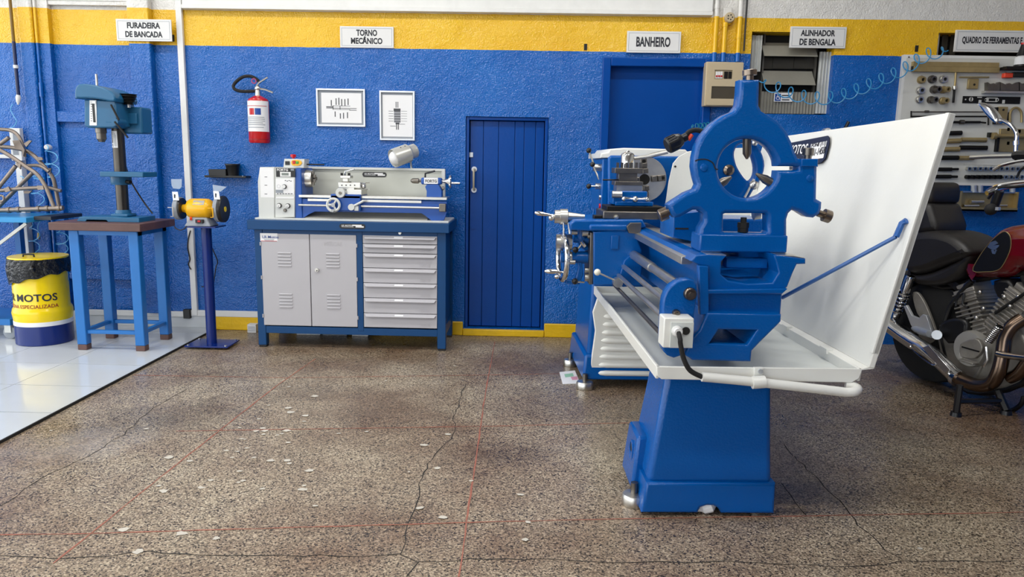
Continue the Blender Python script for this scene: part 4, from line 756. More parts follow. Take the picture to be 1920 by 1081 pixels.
for side, x0, x1, mt in ((-1, 331, 343, m_mat), (1, 407, 425, m_black)):
    xa, xb_ = gX(x0), gX(x1); R = .077 if side < 0 else .088
    MB().rev([(R * .9, 0), (R, .12), (R, .9), (R * .93, 1)], (xa, GC, gz), (xa + (.035 if side < 0 else .03), GC, gz), 32).build('wheel_guard', m_mat, t)
    if side > 0: MB().rev([(R * 1.02, 0), (R * 1.02, .8), (R * .98, 1)], (xa + .032, GC, gz), (xa + .055, GC, gz), 32).build('guard_cover', m_black, t); MB().cyl((xa + .055, GC, gz), (xa + .058, GC, gz), .018).build('cover_badge', m_dyel, t)
    else: MB().cyl((xa + .035, GC, gz), (xa + .046, GC, gz), .07, n=28).build('guard_inner', m_black, t)
    xs_ = xa + .012; z1 = gz + R
    MB().hexa([(xs_ - .004, GC - .06, z1 - .02), (xs_ + .036, GC - .06, z1 - .02), (xs_ + .036, GC - .055, z1 - .02), (xs_ - .004, GC - .055, z1 - .02), (xs_ - .012, GC - .05, z1 + .036), (xs_ + .026, GC - .05, z1 + .036), (xs_ + .026, GC - .045, z1 + .036), (xs_ - .012, GC - .045, z1 + .036)]).build('shield_bracket', m_alu, t)
    c = MB().box(xs_ + .005, xs_ + .009, GC - .0625, GC - .056, z1 - .005, z1 + .02).build('bracket_slot', m_ink, t)
    sh = [(331 - 10, 335.5), (341, 335.5), (341, 350), (337, 354), (325, 353), (322, 347)] if side < 0 else [(399, 346), (425, 350), (414, 359), (400, 357)]
    MB().plate([W.out(sh, GC - .05)], GC - .053, GC - .05).build('eye_shield', m_shield, t)
    xr_ = xa - .004 if side < 0 else xa - .012
    MB().tube([(xr_ - .012, GC - .09, gz + .01), (xr_ + .02, GC - .09, gz + .01), (xr_ + .02, GC - .09, gz - .05), (xr_ + .004, GC - .09, gz - .05)], .004, 6).build('tool_rest', m_alu if side < 0 else m_gyel, t)
MB().cyl(gp(358, 408, GC - .05), gp(358, 411, GC - .07), .008).build('indicator', m_orange, t)
MB().tube(smooth([gp(x, y, GC + .05) for x, y in ((354, 420), (346, 428), (338, 431), (330, 428), (327, 424))], 3, False), .004, 6).build('power_cable', m_black, t)
for i, pts in enumerate([((357, 432), (353, 448), (352, 465), (356, 485), (353, 495), (358, 505)), ((392, 452), (401, 472), (408, 490), (405, 500), (402, 520), (398, 535), (378, 537))]):
    P = smooth([W.px(x, y, WY - .035) for x, y in pts], 4, False); tag(MB().tube(P, .0045, 6).build('power_cable', m_black, base=P[-1]), ['black cable on the white trunking behind the grinder post', 'black cable looping on the blue wall right of the grinder post'][i], 'cable')
# ================================================================ LEFT BENCH WITH BARE MOTORCYCLE FRAME
SY = W.pz(20, 637, .0125).y - .02; sp_ = lambda x, y, v=SY: W.px(x, y, v); tz2 = sp_(25, 407.5).z; xr2 = sp_(49, 410).x
t = T('rolling_bench', 'light blue rolling bench at the left edge under the bare frame', 'bench', (xr2 - .4, SY + .2, .0125)); m_sky = M('sky_blue_paint', (44, 140, 200), .35, var=.08)
MB().box(xr2 - 1.1, xr2, SY, WY - .12, tz2 - .035, tz2).build('bench_top', m_sky, t, bev=.003); MB().box(xr2, xr2 + .12, SY + .08, WY - .11, tz2 - .02, tz2 + .004).build('top_sheet', M('dark_sheet', (40, 44, 52), .5), t)
MB().tube([(xr2 - .02, SY + .03, tz2 - .04), (xr2 - .3, SY + .03, tz2 - .24)], .014, 4).build('brace', m_galv, t)
MB().box(xr2 - .35, xr2 - .3, SY + .02, SY + .07, .14, tz2 - .035).build('leg', m_tb, t); MB().box(xr2 - .34, xr2 - .3, WY - .2, WY - .15, .14, tz2 - .035).build('leg', m_tb, t)
z0 = sp_(10, 611).z; MB().box(xr2 - 1.1, sp_(15, 603).x, SY + .02, WY - .15, z0, z0 + .045).build('bottom_shelf', m_tb, t, bev=.003)
c = W.px(19, 622, SY + .06); 
k = MB().rev([(.036, 0), (.046, .15), (.046, .85), (.036, 1)], (c.x, SY + .05, .0585), (c.x, SY + .08, .0585), 24).build('caster_wheel', m_mat, t); MB().box(c.x - .025, c.x + .02, SY + .04, SY + .09, .06, z0).build('caster_fork', m_galv, t)
zf = zoom(0, 220, .185); FY = SY + .18
t = T('motorcycle_chassis', 'bare rusty motorcycle chassis of welded tubes on the left bench', 'chassis', (xr2 - .1, FY, tz2 + .004))
def ft(pts, v, r, nm='frame_tube'): MB().tube(smooth([W.px(x, y, v) for x, y in zf(*pts)], 4, False), r, 10).build(nm, m_framest, t)
ft([(-900, 60), (-500, 20), (-200, 100), (0, 120), (100, 130), (170, 170), (215, 240), (240, 330), (250, 400)], FY + .08, .0125); ft([(-950, 240), (-500, 250), (-200, 280), (0, 295), (150, 310), (280, 345), (370, 410), (450, 500), (530, 600), (560, 700), (600, 910)], FY + .1, .014)
ft([(-900, 80), (-500, 130), (-150, 260), (0, 330), (120, 400), (250, 490), (370, 570), (440, 660), (490, 760), (550, 915)], FY - .05, .014); ft([(-150, 860), (0, 690), (160, 490)], FY - .03, .014); ft([(-100, 980), (0, 890), (60, 830), (330, 560)], FY + .08, .014)
ft([(-950, 780), (-200, 750), (0, 740), (230, 720), (450, 710)], FY - .03, .0135); ft([(450, 700), (620, 745)], FY + .04, .012); ft([(-900, 60), (-1000, 500), (-950, 915)], FY - .05, .014); ft([(-950, 240), (-800, 600), (-1000, 900)], FY + .1, .014); ft([(270, 490), (400, 490), (495, 550)], FY + .02, .012); ft([(0, 270), (90, 205)], FY - .02, .014); ft([(-1000, 915), (-200, 936), (0, 940), (300, 930), (640, 916)], FY - .05, .0165)
for x, y in ((90, 938), (190, 934), (390, 926), (480, 922), (600, 918)): a, b = zf((x - 14, y + 1), (x + 14, y - 1)); MB().cyl(W.px(*a, FY - .05), W.px(*b, FY - .05), .021, n=14).build('collar', m_framest, t)
for pts, v in ((((130, 235), (200, 230), (255, 330), (240, 395), (225, 330), (160, 320)), FY + .06), (((245, 265), (300, 230), (325, 238), (270, 300)), FY + .05), (((380, 400), (430, 405), (440, 430), (390, 440)), FY + .08), (((480, 515), (520, 515), (515, 570), (470, 550)), FY + .06), (((160, 460), (215, 470), (210, 525), (185, 500)), FY - .06), (((40, 720), (90, 700), (110, 745), (60, 760)), FY - .05), (((380, 690), (440, 690), (450, 730), (385, 735)), FY - .06), (((240, 745), (330, 740), (300, 770), (250, 770)), FY + .03)):
    MB().plate([W.out(zf(*pts), v)], v - .006, v + .006, .001).build('gusset_plate', m_framest, t)
c = zf((12, 820))[0]; MB().ring(W.px(*c, FY - .04), (0, 1, 0), .02, .008, 16, 6).build('mount_ring', m_framest, t)
zc = lambda *p: zf(*p)
for nm, ctrl, lo, r, v, lab in (('a', [(88, 272), (94, 290), (98, 315), (101, 335), (98, 348)], 3.2, 13, WY - .11, 'light blue coiled hose hanging beside the steel door'), ('b', [(38, 330), (60, 336), (78, 330), (70, 352), (76, 372), (70, 388)], 3.4, 14, WY - .13, 'light blue coiled hose seen through the bare frame'), ('c', [(60, 415), (64, 440), (66, 462), (70, 478)], 2.6, 11, WY - .1, 'light blue coiled hose below the left bench near the white post'), ('d', [(112, 425), (116, 445), (118, 465), (120, 480)], 2.6, 12, WY - .1, 'light blue coiled hose below the left bench near the drill table leg')):
    o = coil(ctrl, lo, r, .0034, v, vert=True); tag(o.build('coiled_air_hose', m_hose, base=W.px(*ctrl[-1], v)), lab, 'hose')
o = T('hose_hook', 'small white round hook on the wall above the blue hose', 'hook', W.px(90, 276, WY - .02)); c = W.px(90, 276, WY - .06); MB().rev([(.014, 0), (.02, .2), (.022, .7), (.015, 1)], (c.x, WY - .03, c.z), (c.x, WY - .085, c.z), 18).build('knob', m_plastic, o)
P = [W.px(x, y, WY - .08) for x, y in ((73, 436), (72.5, 448))]; o = T('hose_coupling', 'small brass hose coupling hanging under the left bench', 'coupling', P[1]); MB().cyl(P[0], P[1], .011, n=10).build('body', m_brass, o); MB().tube(smooth([W.px(x, y, WY - .08) for x, y in ((73, 436), (71, 425), (75, 414), (78, 411))], 3, False), .0035, 6).build('hose_end', m_hose, o)
# ================================================================ BIG LATHE (runs away from the camera)
_d = ray(934, 309); L = Fr(W.pz(1330, 968, 0), math.atan2(-_d.x, _d.y)); lp = L.px
t = lathe = T('engine_lathe', 'large blue engine lathe with steady rest and white splash guard', 'lathe', (.03, .8, 0), L)
def lb(x0, y0, x1, y1, v0, v1, nm, mat=None, par=None, bev=.006, seg=2): return MB().pbox(L, x0, y0, x1, y1, v0, v1).build(nm, mat or m_lb, par or lathe, bev=bev, seg=seg)
# ---- front pedestal
a = lp(1203, 958, 0); b = lp(1452, 970, 0); zp = lp(1340, 905, 0).z; z0 = .012; ul, ur = a.x, b.x; mid = lp(1330, 970, 0).x
nt = [(mid - .045, z0), (mid - .035, z0 + .022), (mid - .012, z0 + .03), (mid + .012, z0 + .03), (mid + .03, z0 + .022), (mid + .045, z0)]
ped = MB().plate([[(ul, z0)] + nt + [(ur, z0), (ur - .004, zp), (ul + .012, zp)]], 0, .36, .012).build('pedestal_plinth', m_lb, lathe)
tl, tr = lp(1249, 720, .04).x, lp(1447, 720, .04).x; i = .012
MB().hexa([(ul + .018, i, zp - .01), (ur - .014, i, zp - .01), (ur - .014, .345, zp - .01), (ul + .018, .345, zp - .01), (tl, .045, .545), (tr, .045, .545), (tr, .31, .545), (tl, .31, .545)]).build('pedestal', m_lb, lathe, bev=.022, seg=4)
# bulge, and a dark disc for the shade of an opening, on the operator side of the pedestal
sy0, sy1 = .16, .3
bl = MB().hexa([(ul - .02, sy0 - .04, .05), (ul + .05, sy0 - .04, .05), (ul + .05, sy1 + .05, .05), (ul - .02, sy1 + .05, .05), (ul + .0, sy0 - .02, .26), (ul + .06, sy0 - .02, .26), (ul + .06, sy1 + .03, .26), (ul + .0, sy1 + .03, .26)]).build('foot_pocket', m_lb, ped, bev=.012)
MB().plate([[(sy0 + .05 + .03 * math.cos(q), .175 + .045 * math.sin(q)) for q in [6.283 * k / 20 for k in range(20)]], [(sy0 + .05 + .024 * math.cos(q), .175 + .038 * math.sin(q)) for q in [6.283 * k / 20 for k in range(20)]]], ul - .012, ul + .0, .002, 'u').build('pocket_rim', m_lb, ped)
MB().plate([[(sy0 + .05 + .024 * math.cos(q), .175 + .038 * math.sin(q)) for q in [6.283 * k / 20 for k in range(20)]]], ul - .0085, ul - .002, 0, 'u').build('pocket_shade_disc', m_dark, ped)  # flat dark disc, shade of the opening put into its colour
def foot(x, y, r, h=.05):
    c = L.pz(x, y, .0); MB().rev([(r * .96, 0), (r, .12), (r, .75), (r * .9, .9), (r * .4, 1)], (c.x, c.y + r, 0), (c.x, c.y + r, h), 26).build('levelling_foot', m_steel, lathe); MB().cyl((c.x, c.y + r, h * .8), (c.x, c.y + r, h + .04), r * .3).build('foot_bolt', m_dsteel, lathe)
foot(1192, 955, .047, .05); foot(1424, 962, .034, .018); foot(1098, 733, .05, .05); foot(1070, 689, .045, .05)
rg = MB(); rg.rev([(.004, 0), (.022, .2), (.028, .6), (.006, 1)], (mid - .03, .03, .012), (mid + .036, .035, .042), 9); rg.rev([(.004, 0), (.018, .4), (.006, 1)], (mid - .042, .026, .01), (mid - .015, .03, .036), 7); rg.build('rag', m_paper, lathe)
# ---- chip tray
ty0, ty1 = -.1, 1.62; tuL = lp(1231, 690, ty0).x; tuR = lp(1617, 697, ty0).x; tz0 = lp(1420, 713, ty0).z; tz1 = lp(1420, 689, ty0).z; k = .008
tray = MB().box(tuL + .02, tuR, ty0 + .02, ty1, tz0, tz0 + .008).build('chip_tray', m_tray, lathe)
zt_ = tz0 + .012
MB().plate([[(tuL, tz1), (tuL + .004, tz0 + .012), (tuL + .02, tz0), (tuR - .035, tz0 - .004), (tuR - .008, tz0 + .012), (tuR, tz1)]], ty0, ty0 + .012, .003).build('tray_lip', m_lwhite, tray)
MB().plate([[(ty0, tz1), (ty0 + .01, tz0), (ty1, tz0), (ty1, tz1)]], tuL, tuL + .012, .003, 'u').build('tray_lip', m_lwhite, tray); MB().plate([[(ty0, tz1), (ty0 + .01, tz0), (ty1, tz0), (ty1, tz1)]], tuR - .012, tuR, .003, 'u').build('tray_lip', m_lwhite, tray); MB().box(tuL, tuR, ty1, ty1 + .01, tz0, tz1).build('tray_lip', m_lwhite, tray)
MB().hexa([(tuL + .12, .45, tz0 - .13), (tuR - .15, .45, tz0 - .13), (tuR - .15, 1.3, tz0 - .13), (tuL + .12, 1.3, tz0 - .13), (tuL + .004, .3, tz0 + .002), (tuR - .01, .3, tz0 + .002), (tuR - .01, 1.6, tz0 + .002), (tuL + .004, 1.6, tz0 + .002)]).build('tray_sump', m_lwhite, tray, bev=.01)
rv = ty0 - .045; P = smooth([lp(x, y, rv) for x, y in ((1316, 706), (1360, 710), (1420, 716), (1500, 725), (1570, 733))], 4, False) + smooth([lp(1585, 735, rv), lp(1602, 734, rv), lp(1608, 729, rv + .02), lp(1600, 724, rv + .05), lp(1585, 721, rv + .06)], 4, False)
MB().tube(P, .0165, 12).build('cable_tube', m_lwhite, lathe); a_ = MB().pbox(L, 1414, 689, 1431, 711, rv + .03, ty0).build('tube_clamp', m_lwhite, lathe, bev=.002); c = lp(1422, 716, rv); MB().cyl(c - Vector((.022, 0, .002)), c + Vector((.022, 0, .002)), .022, n=16).build('clamp_band', m_lwhite, a_); c = lp(1425, 695, rv + .03); MB().cyl(c, c + Vector((0, -.008, 0)), .009, n=6).build('clamp_bolt', m_alu, a_)
# ---- rear (headstock) pedestal
a = L.pz(1098, 722, .05); rl0 = lp(1092, 722, 1.62).x; rl1 = lp(1120, 545, 1.66).x; rr = .32; zr = .62
MB().hexa([(rl0, 1.62, .05), (rr, 1.62, .05), (rr, 2.25, .05), (rl0 - .02, 2.25, .05), (rl0 + .01, 1.63, .2), (rr, 1.63, .2), (rr, 2.24, .2), (rl0 - .01, 2.24, .2)]).build('rear_pedestal_plinth', m_lb, lathe, bev=.015, seg=3)
MB().hexa([(rl0 + .025, 1.645, .19), (rr - .02, 1.645, .19), (rr - .02, 2.22, .19), (rl0 + .01, 2.22, .19), (rl1 - .02, 1.68, .96), (rr - .05, 1.68, .96), (rr - .05, 2.2, .96), (rl1 - .03, 2.2, .96)]).build('rear_pedestal', m_lb, lathe, bev=.018, seg=3)
pv = 1.625; pl_ = MB().plate([L.out(smooth([(1121, 556), (1116, 620), (1109, 670), (1108, 688), (1116, 699), (1160, 702), (1245, 704), (1245, 556)], 2), pv)], pv, pv + .02, .006).build('louvred_panel', m_lwhite, lathe)
for kk in range(9):
    y = 574 + 15.1 * kk; x0 = 1133 - 1.55 * kk; q0 = lp(x0, y + 4, pv); q1 = lp(1240, y + 4, pv)
    MB().rev([(.002, 0), (.013, .04), (.017, .12), (.017, 1)], (q0.x, pv + .002, q0.z), (q1.x, pv + .002, q0.z), 12).build('louvre', m_lwhite, pl_)
c = lp(1088, 595, 1.9); MB().ring(L.pu(1088, 595, rl1 - .02 if False else (rl0 + rl1) / 2 - .004), (1, 0, .1), .03, .004, 20, 6).build('side_emblem', m_lb, lathe)
# ---- bed
zb = zoom(1120, 440, .2961)
bp = [(590, 165), (625, 128), (690, 122), (820, 132), (787, 170), (782, 250), (830, 290), (950, 310), (1110, 303), (1148, 240), (1130, 170), (1112, 125), (1320, 150), (1320, 185), (1265, 187), (1240, 240), (1205, 330), (1172, 365), (1158, 545), (1120, 575), (700, 575), (700, 200), (640, 190)]
MB().plate([L.out(zb(*bp), .03)], .03, 1.8, .006).build('bed', m_lb, lathe)
ft_ = [(548, 755), (600, 790), (968, 800), (975, 730), (1025, 678), (1135, 570), (1158, 545), (1160, 500), (690, 490), (640, 600), (600, 640)]; hole = [(705, 685), (765, 596), (1005, 600), (945, 692)]
MB().plate([L.out(zb(*ft_), .0), L.out(zb(*hole), .0)], -.01, .3, .008).build('bed_foot', m_lb, lathe); fo = L.out(zb((560, 788), (965, 798), (985, 740), (610, 660)), .05); MB().plate([fo], .3, .36, .008).build('bed_foot', m_lb, lathe)
MB().plate([L.out(zb((640, 195), (700, 200), (705, 500), (650, 505)), .0)], -.005, .03, .003).build('bed_end_rib', m_lb, lathe); MB().plate([L.out(zb((680, 345), (1200, 340), (1165, 372), (690, 372)), .01)], .0, .04, .005).build('bed_end_ledge', m_lb, lathe)
for kk in range(4): v = .12 + .42 * kk; MB().pbox(L, 1362, 484, 1440, 503, v, v + .05).build('bed_cross_tie', m_lb, lathe, bev=.004)
MB().plate([L.out(zb((532, 186), (532, 140), (602, 124), (690, 112), (700, 128), (585, 186)), .12)], .12, 1.5, .002).build('bed_way', m_steel, lathe); MB().plate([L.out(zb((1130, 128), (1250, 134), (1315, 146), (1315, 150), (1130, 138)), .03)], .033, 1.5, .001).build('bed_way', m_steel, lathe); MB().plate([L.out(zb((690, 120), (820, 128), (815, 134), (690, 128)), .03)], .033, 1.5, .001).build('bed_way', m_steel, lathe)
# gap bed casting under headstock
# ---- feed rods and end bracket
AV = 1.08
for (x, y, r, mt) in ((1292, 548, .0195, m_steel), (1265, 578, .0115, m_steel), (1246, 596, .0105, m_steel), (1243, 629, .009, m_dsteel)):
    c = lp(x, y, -.02 if x > 1260 else .03); MB().cyl((c.x, -.02 if x > 1260 else .03, c.z), (c.x, AV + .3, c.z), r, n=16).build('feed_rod', mt, lathe)
    if x == 1292: MB().cyl((c.x, .62, c.z), (c.x, AV, c.z), r + .003, n=16).build('rod_sleeve', m_steel, lathe)
br = MB().plate([L.out(zb(*smooth([(412, 520), (422, 400), (465, 325), (540, 285), (615, 288), (632, 380), (612, 520), (612, 600), (530, 765), (445, 765), (405, 690)], 2)), -.03)], -.03, .03, .006).build('rod_bracket', m_lb, lathe)
for x, y, r in ((1293, 550, .023), (1267, 586, .0135)):
    c = lp(x, y, -.03); n_ = MB().rev([(r, 0), (r, .7), (r * .8, 1)], (c.x, -.028, c.z), (c.x, -.05, c.z), 18).build('bearing_cap', m_brown, br); MB().rev([(r * .45, 0), (r * .4, 1)], (c.x, -.048, c.z), (c.x, -.06, c.z), 6).build('cap_nut', m_dsteel, n_)
cb = MB().pbox(L, 1244, 596, 1300, 652, -.11, -.03).build('control_box', m_lwhite, lathe, bev=.004); MB().pbox(L, 1257, 604, 1300, 652, -.114, -.109).build('box_cover', m_tray, cb, bev=.001)
c = lp(1286, 620, -.114); MB().cyl((c.x, -.113, c.z), (c.x, -.116, c.z), .014, n=16).build('cable_hole_shade', m_dark, cb); c = lp(1269, 620, -.114); g_ = MB().rev([(.019, 0), (.019, .4), (.014, .5), (.014, 1)], (c.x, -.113, c.z), (c.x, -.14, c.z), 12).build('cable_gland', m_plastic, cb)
P = smooth([(c.x, -.135, c.z), (c.x + .004, -.15, c.z - .02), lp(1276, 645, -.15), lp(1282, 672, -.15), lp(1294, 694, -.148), lp(1316, 706, rv)], 5, False); MB().tube(P, .0088, 8).build('control_cable', m_rubber, cb)
# ---- carriage, apron
AR = L.out([(1113, 434), (1188, 430), (1204, 470), (1196, 500), (1190, 534), (1113, 534)], AV)
ap = MB().plate([AR], AV, AV + .28, .006).build('apron', m_lb, lathe); MB().plate([L.out([(1068, 420), (1078, 413), (1140, 412), (1205, 412), (1212, 425), (1186, 433), (1108, 433), (1070, 431)], AV)], AV, AV + .42, .008).build('saddle', m_lb, lathe); lb(1105, 421, 1178, 433, AV - .012, AV + .1, 'saddle_lip', bev=.01)
lb(1146, 441, 1160, 467, AV - .012, AV + .01, 'apron_boss', par=ap, bev=.003); MB().plate([L.out([(1162, 515), (1170, 488), (1190, 470), (1206, 478), (1200, 535), (1168, 538)], AV - .01)], AV - .012, AV + .1, .005).build('half_nut_housing', m_lb, ap)
MB().plate([L.out([(1174, 424), (1181, 417), (1201, 417), (1200, 438), (1178, 436)], AV - .01)], AV - .03, AV - .005, .002).build('way_wiper', m_dsteel, lathe)
ux = lambda x, y, v: lp(x, y, v).x
V2 = AV + .12
lb(1138, 387, 1247, 397, V2 - .02, V2 + .18, 'cross_slide_cover', m_oxide, bev=.003); lb(1131, 397, 1262, 411, V2 - .06, V2 + .22, 'cross_slide', m_dsteel, bev=.004); c = lp(1156, 407, V2 - .07); MB().rev([(.013, 0), (.013, .5), (.006, 1)], (c.x, V2 - .06, c.z), (c.x, V2 - .09, c.z), 10).build('slide_screw', m_steel, lathe)
zc = lp(1050, 406, V2).z
MB().rev([(.014, 0), (.017, .3), (.026, .98), (.026, 1)], (ux(1096, 406, V2), V2, zc), (ux(1064, 406, V2), V2, zc), 18).build('cross_feed_screw', m_steel, lathe); dl = MB().rev([(.034, 0), (.04, .05), (.04, .6), (.034, .62), (.034, 1)], (ux(1065, 406, V2), V2, zc), (ux(1040, 406, V2), V2, zc), 26).build('cross_feed_dial', m_steel, lathe)
xk = ux(1034, 408, V2); MB().cyl((ux(1042, 406, V2), V2, zc), (xk, V2, zc), .012).build('crank_shaft', m_steel, dl); MB().sph((xk, V2, zc - .006), .016).build('crank_ball', m_chrome, dl); MB().rev([(.005, 0), (.012, .2), (.01, .5), (.006, .85), (.007, 1)], (ux(1002, 401, V2), V2 - .03, zc + .02), (xk, V2 - .03, zc + .008), 12).build('crank_grip', m_chrome, dl); MB().tube([(xk, V2, zc - .006), (xk, V2 - .03, zc + .008)], .007, 8).build('crank_arm', m_chrome, dl)
MB().box(ux(1112, 406, V2), ux(1134, 406, V2), V2 - .03, V2 + .03, zc - .012, zc + .012).build('screw_cover', m_oxide, lathe, bev=.004)
# compound slide and tool post
V3 = V2 + .02
lb(1149, 358, 1214, 384, V3, V3 + .14, 'compound_slide', bev=.006); MB().cyl((ux(1147, 366, V3), V3 - .01, lp(1147, 364, V3).z), (ux(1165, 366, V3), V3 - .01, lp(1147, 364, V3).z), .018).build('compound_boss', m_steel, lathe); lb(1154, 378, 1225, 386, V3 - .01, V3 + .16, 'swivel_base', bev=.004)
c = lp(1191, 373, V3 - .03); cp = MB().sph(c, .016).build('compound_handle', m_chrome, lathe)
for dx in (-.058, .058): MB().tube([(c.x, c.y, c.z), (c.x + dx * .6, c.y, c.z), (c.x + dx, c.y, c.z)], [.008, .007, .012], 8).build('handle_arm', m_chrome, cp); MB().sph((c.x + dx, c.y, c.z), .012, 10).build('handle_ball', m_chrome, cp)
MB().cyl((c.x, c.y, c.z), (c.x, V3 + .01, c.z), .009).build('handle_shaft', m_steel, cp)
tp = lb(1160, 324, 1195, 341, V3 + .03, V3 + .11, 'tool_post', m_dsteel, bev=.002); MB().pbox(L, 1153, 315, 1206, 325, V3 + .01, V3 + .13).build('tool_post_top', m_dsteel, tp, bev=.002); MB().pbox(L, 1153, 340, 1206, 347.5, V3 + .01, V3 + .13).build('tool_post_bottom', m_dsteel, tp, bev=.002); MB().pbox(L, 1156, 347, 1204, 358, V3 + .02, V3 + .12).build('tool_post_seat', m_steel, tp)
for x in (1158, 1166, 1175, 1184, 1193, 1201): c = lp(x, 315, V3 + .02); MB().cyl((c.x, V3 + .02, c.z - .002), (c.x, V3 + .02, lp(x, 304.5, V3 + .02).z), .009, n=4).build('clamp_screw', m_dsteel, tp)
c = lp(1176, 315, V3 + .07); ch = lp(1176, 285, V3 + .07).z; MB().rev([(.036, 0), (.036, .8), (.03, .92), (.012, 1), (.008, 1.08)], (c.x, V3 + .07, c.z), (c.x, V3 + .07, ch), 16).build('tool_post_cap', m_chrome, tp); MB().tube([lp(1184, 297, V3 + .07), lp(1215, 293, V3 + .05), lp(1222, 291, V3 + .05), lp(1252, 284, V3 + .03)], [.009, .009, .012, .012], 10).build('tool_post_lever', m_steel, tp); MB().tube([lp(1130, 337, V3 + .02), lp(1160, 337, V3 + .02)], .004, 6).build('boring_bar', m_oxide, tp)
# ---- apron controls on the operator side
U0 = AR[0][0]; wc = L.pu(1055, 482, U0 - .12); wv = V2 - .0; wz_ = lp(1055, 482, wv).z; xw = ux(1055, 482, wv); Rw = (lp(1055, 440, wv).z - lp(1055, 523, wv).z) / 2
hw = MB().ring((xw, wv, wz_), (1, .12, 0), Rw, .014, 36, 10).build('apron_handwheel', m_chrome, lathe)
for k in range(3): a = .6 + k * 2.094; MB().tube([(xw + .01, wv, wz_), (xw, wv + Rw * math.cos(a), wz_ + Rw * math.sin(a))], .008, 8).build('wheel_spoke', m_lb, hw)
MB().cyl((xw + .02, wv, wz_), (xw - .012, wv, wz_), .026).build('wheel_hub', m_lb, hw); gx_ = ux(1002 + 20, 508, wv - .09); MB().rev([(.004, 0), (.011, .15), (.013, .4), (.007, .9), (.007, 1)], (ux(1021, 508, wv - .06), wv - .06, lp(1021, 508, wv - .06).z), (xw, wv - .06, lp(1021, 509, wv - .06).z), 12).build('wheel_grip', m_chrome, hw); MB().sph(lp(1044, 518, wv - .06), .013, 10).build('grip_ball', m_chrome, hw)
zq = lp(1060, 455, wv).z
MB().cyl((ux(1043, 455, wv + .02), wv + .02, zq), (ux(1072, 455, wv + .02), wv + .02, zq), .042, n=24).build('feed_dial', m_steel, lathe); MB().rev([(.03, 0), (.034, 1)], (ux(1069, 481, wv), wv, lp(1069, 482, wv).z), (ux(1116, 481, wv), wv, lp(1069, 482, wv).z), 18).build('apron_shaft_housing', m_lb, lathe); MB().cyl((ux(1066, 481, wv), wv, lp(1069, 482, wv).z), (ux(1072, 481, wv), wv, lp(1069, 482, wv).z), .031).build('housing_collar', m_steel, lathe)
fg = MB().tube([lp(1088, 424, wv), lp(1090, 445, wv), lp(1093, 458, wv), lp(1102, 466, wv)], [.02, .026, .022, .014], 10).build('feed_selector', m_lb, lathe); MB().cyl(lp(1076, 447, wv), lp(1104, 450, wv), .02).build('selector_barrel', m_lb, fg); MB().tube([lp(1090, 452, wv - .05), lp(1097, 462, wv - .05)], .01, 8).build('selector_pin', m_chrome, fg)
MB().plate([L.out([(1060, 531), (1060, 522), (1078, 524), (1084, 500), (1080, 486), (1090, 486), (1093, 512), (1086, 532)], wv)], wv - .02, wv + .02, .006).build('wheel_bracket', m_lb, lathe)
lb(1106, 436, 1113, 533, AV + .02, AV + .24, 'apron_side_plate', m_dsteel, bev=.002)
for x, y, r in ((1098, 436, .02), (1078, 435, .014), (1103, 520, .02), (1103, 506, .014), (1108, 442, .014), (1074, 491, .012)): c = lp(x, y, AV + .08); MB().cyl(c - Vector((.018, 0, 0)), c + Vector((.012, 0, 0)), r, n=14).build('apron_plunger', m_steel, lathe)
for p, q, ball in (((1068, 430), (1077, 417), None), ((1083, 467), (1092, 455), (1079, 468)), ((1057, 417), (1057, 441), None), ((1066, 417), (1068, 438), None), ((1072, 527), (1096, 529), (1078, 527))):
    l_ = MB().tube([lp(*p, wv - .04), lp(*q, wv - .04)], .005, 8).build('control_lever', m_chrome, lathe)
    if ball: MB().sph(lp(*ball, wv - .045), .016, 12).build('lever_ball', m_black, l_)
wbl = MB().tube([lp(1122, 511, AV - .1), lp(1157, 527, AV - .06)], .0045, 8).build('clutch_lever', m_steel, lathe); MB().sph(lp(1120, 510, AV - .1), .0165, 14).build('lever_ball', M('ivory_ball', (226, 222, 206), .3, var=0), wbl); c = lp(1158, 529, AV - .05); MB().cyl(c - Vector((0, .02, 0)), c + Vector((0, .03, 0)), .024, n=16).build('clutch_collar', m_steel, wbl)
# ---- headstock
HV = 1.72
hd = MB().plate([L.out([(1140, 398), (1140, 296), (1146, 291), (1288, 293), (1300, 300), (1300, 398)], HV)], HV, 2.3, .012).build('headstock', m_lb, lathe)
MB().plate([L.out([(1126, 296), (1127, 287), (1140, 285), (1144, 279), (1170, 277), (1285, 280), (1296, 290), (1296, 297)], HV + .02)], HV + .02, 2.34, .008).build('headstock_lid', m_lwhite, hd)
lb(1128, 297, 1141, 398, HV + .03, 2.2, 'gear_panel', m_lb, hd, .008); MB().pbox(L, 1140, 398, 1300, 470, HV - .04, 2.3).build('headstock_base', m_lb, lathe, bev=.01)
cc = lp(1207, 336, HV - .14); Rc = .125; CV0, CV1 = HV - .16, HV - .06
ckk = MB().rev([(Rc * .98, 0), (Rc, .08), (Rc, 1)], (cc.x, CV0, cc.z), (cc.x, CV1, cc.z), 44).build('chuck', m_steel, lathe); MB().cyl((cc.x, CV1, cc.z), (cc.x, HV + .01, cc.z), .07, n=28).build('spindle_nose', m_steel, lathe); MB().cyl((cc.x, CV0 - .001, cc.z), (cc.x, CV0 + .01, cc.z), .03).build('chuck_bore', m_dark, ckk)
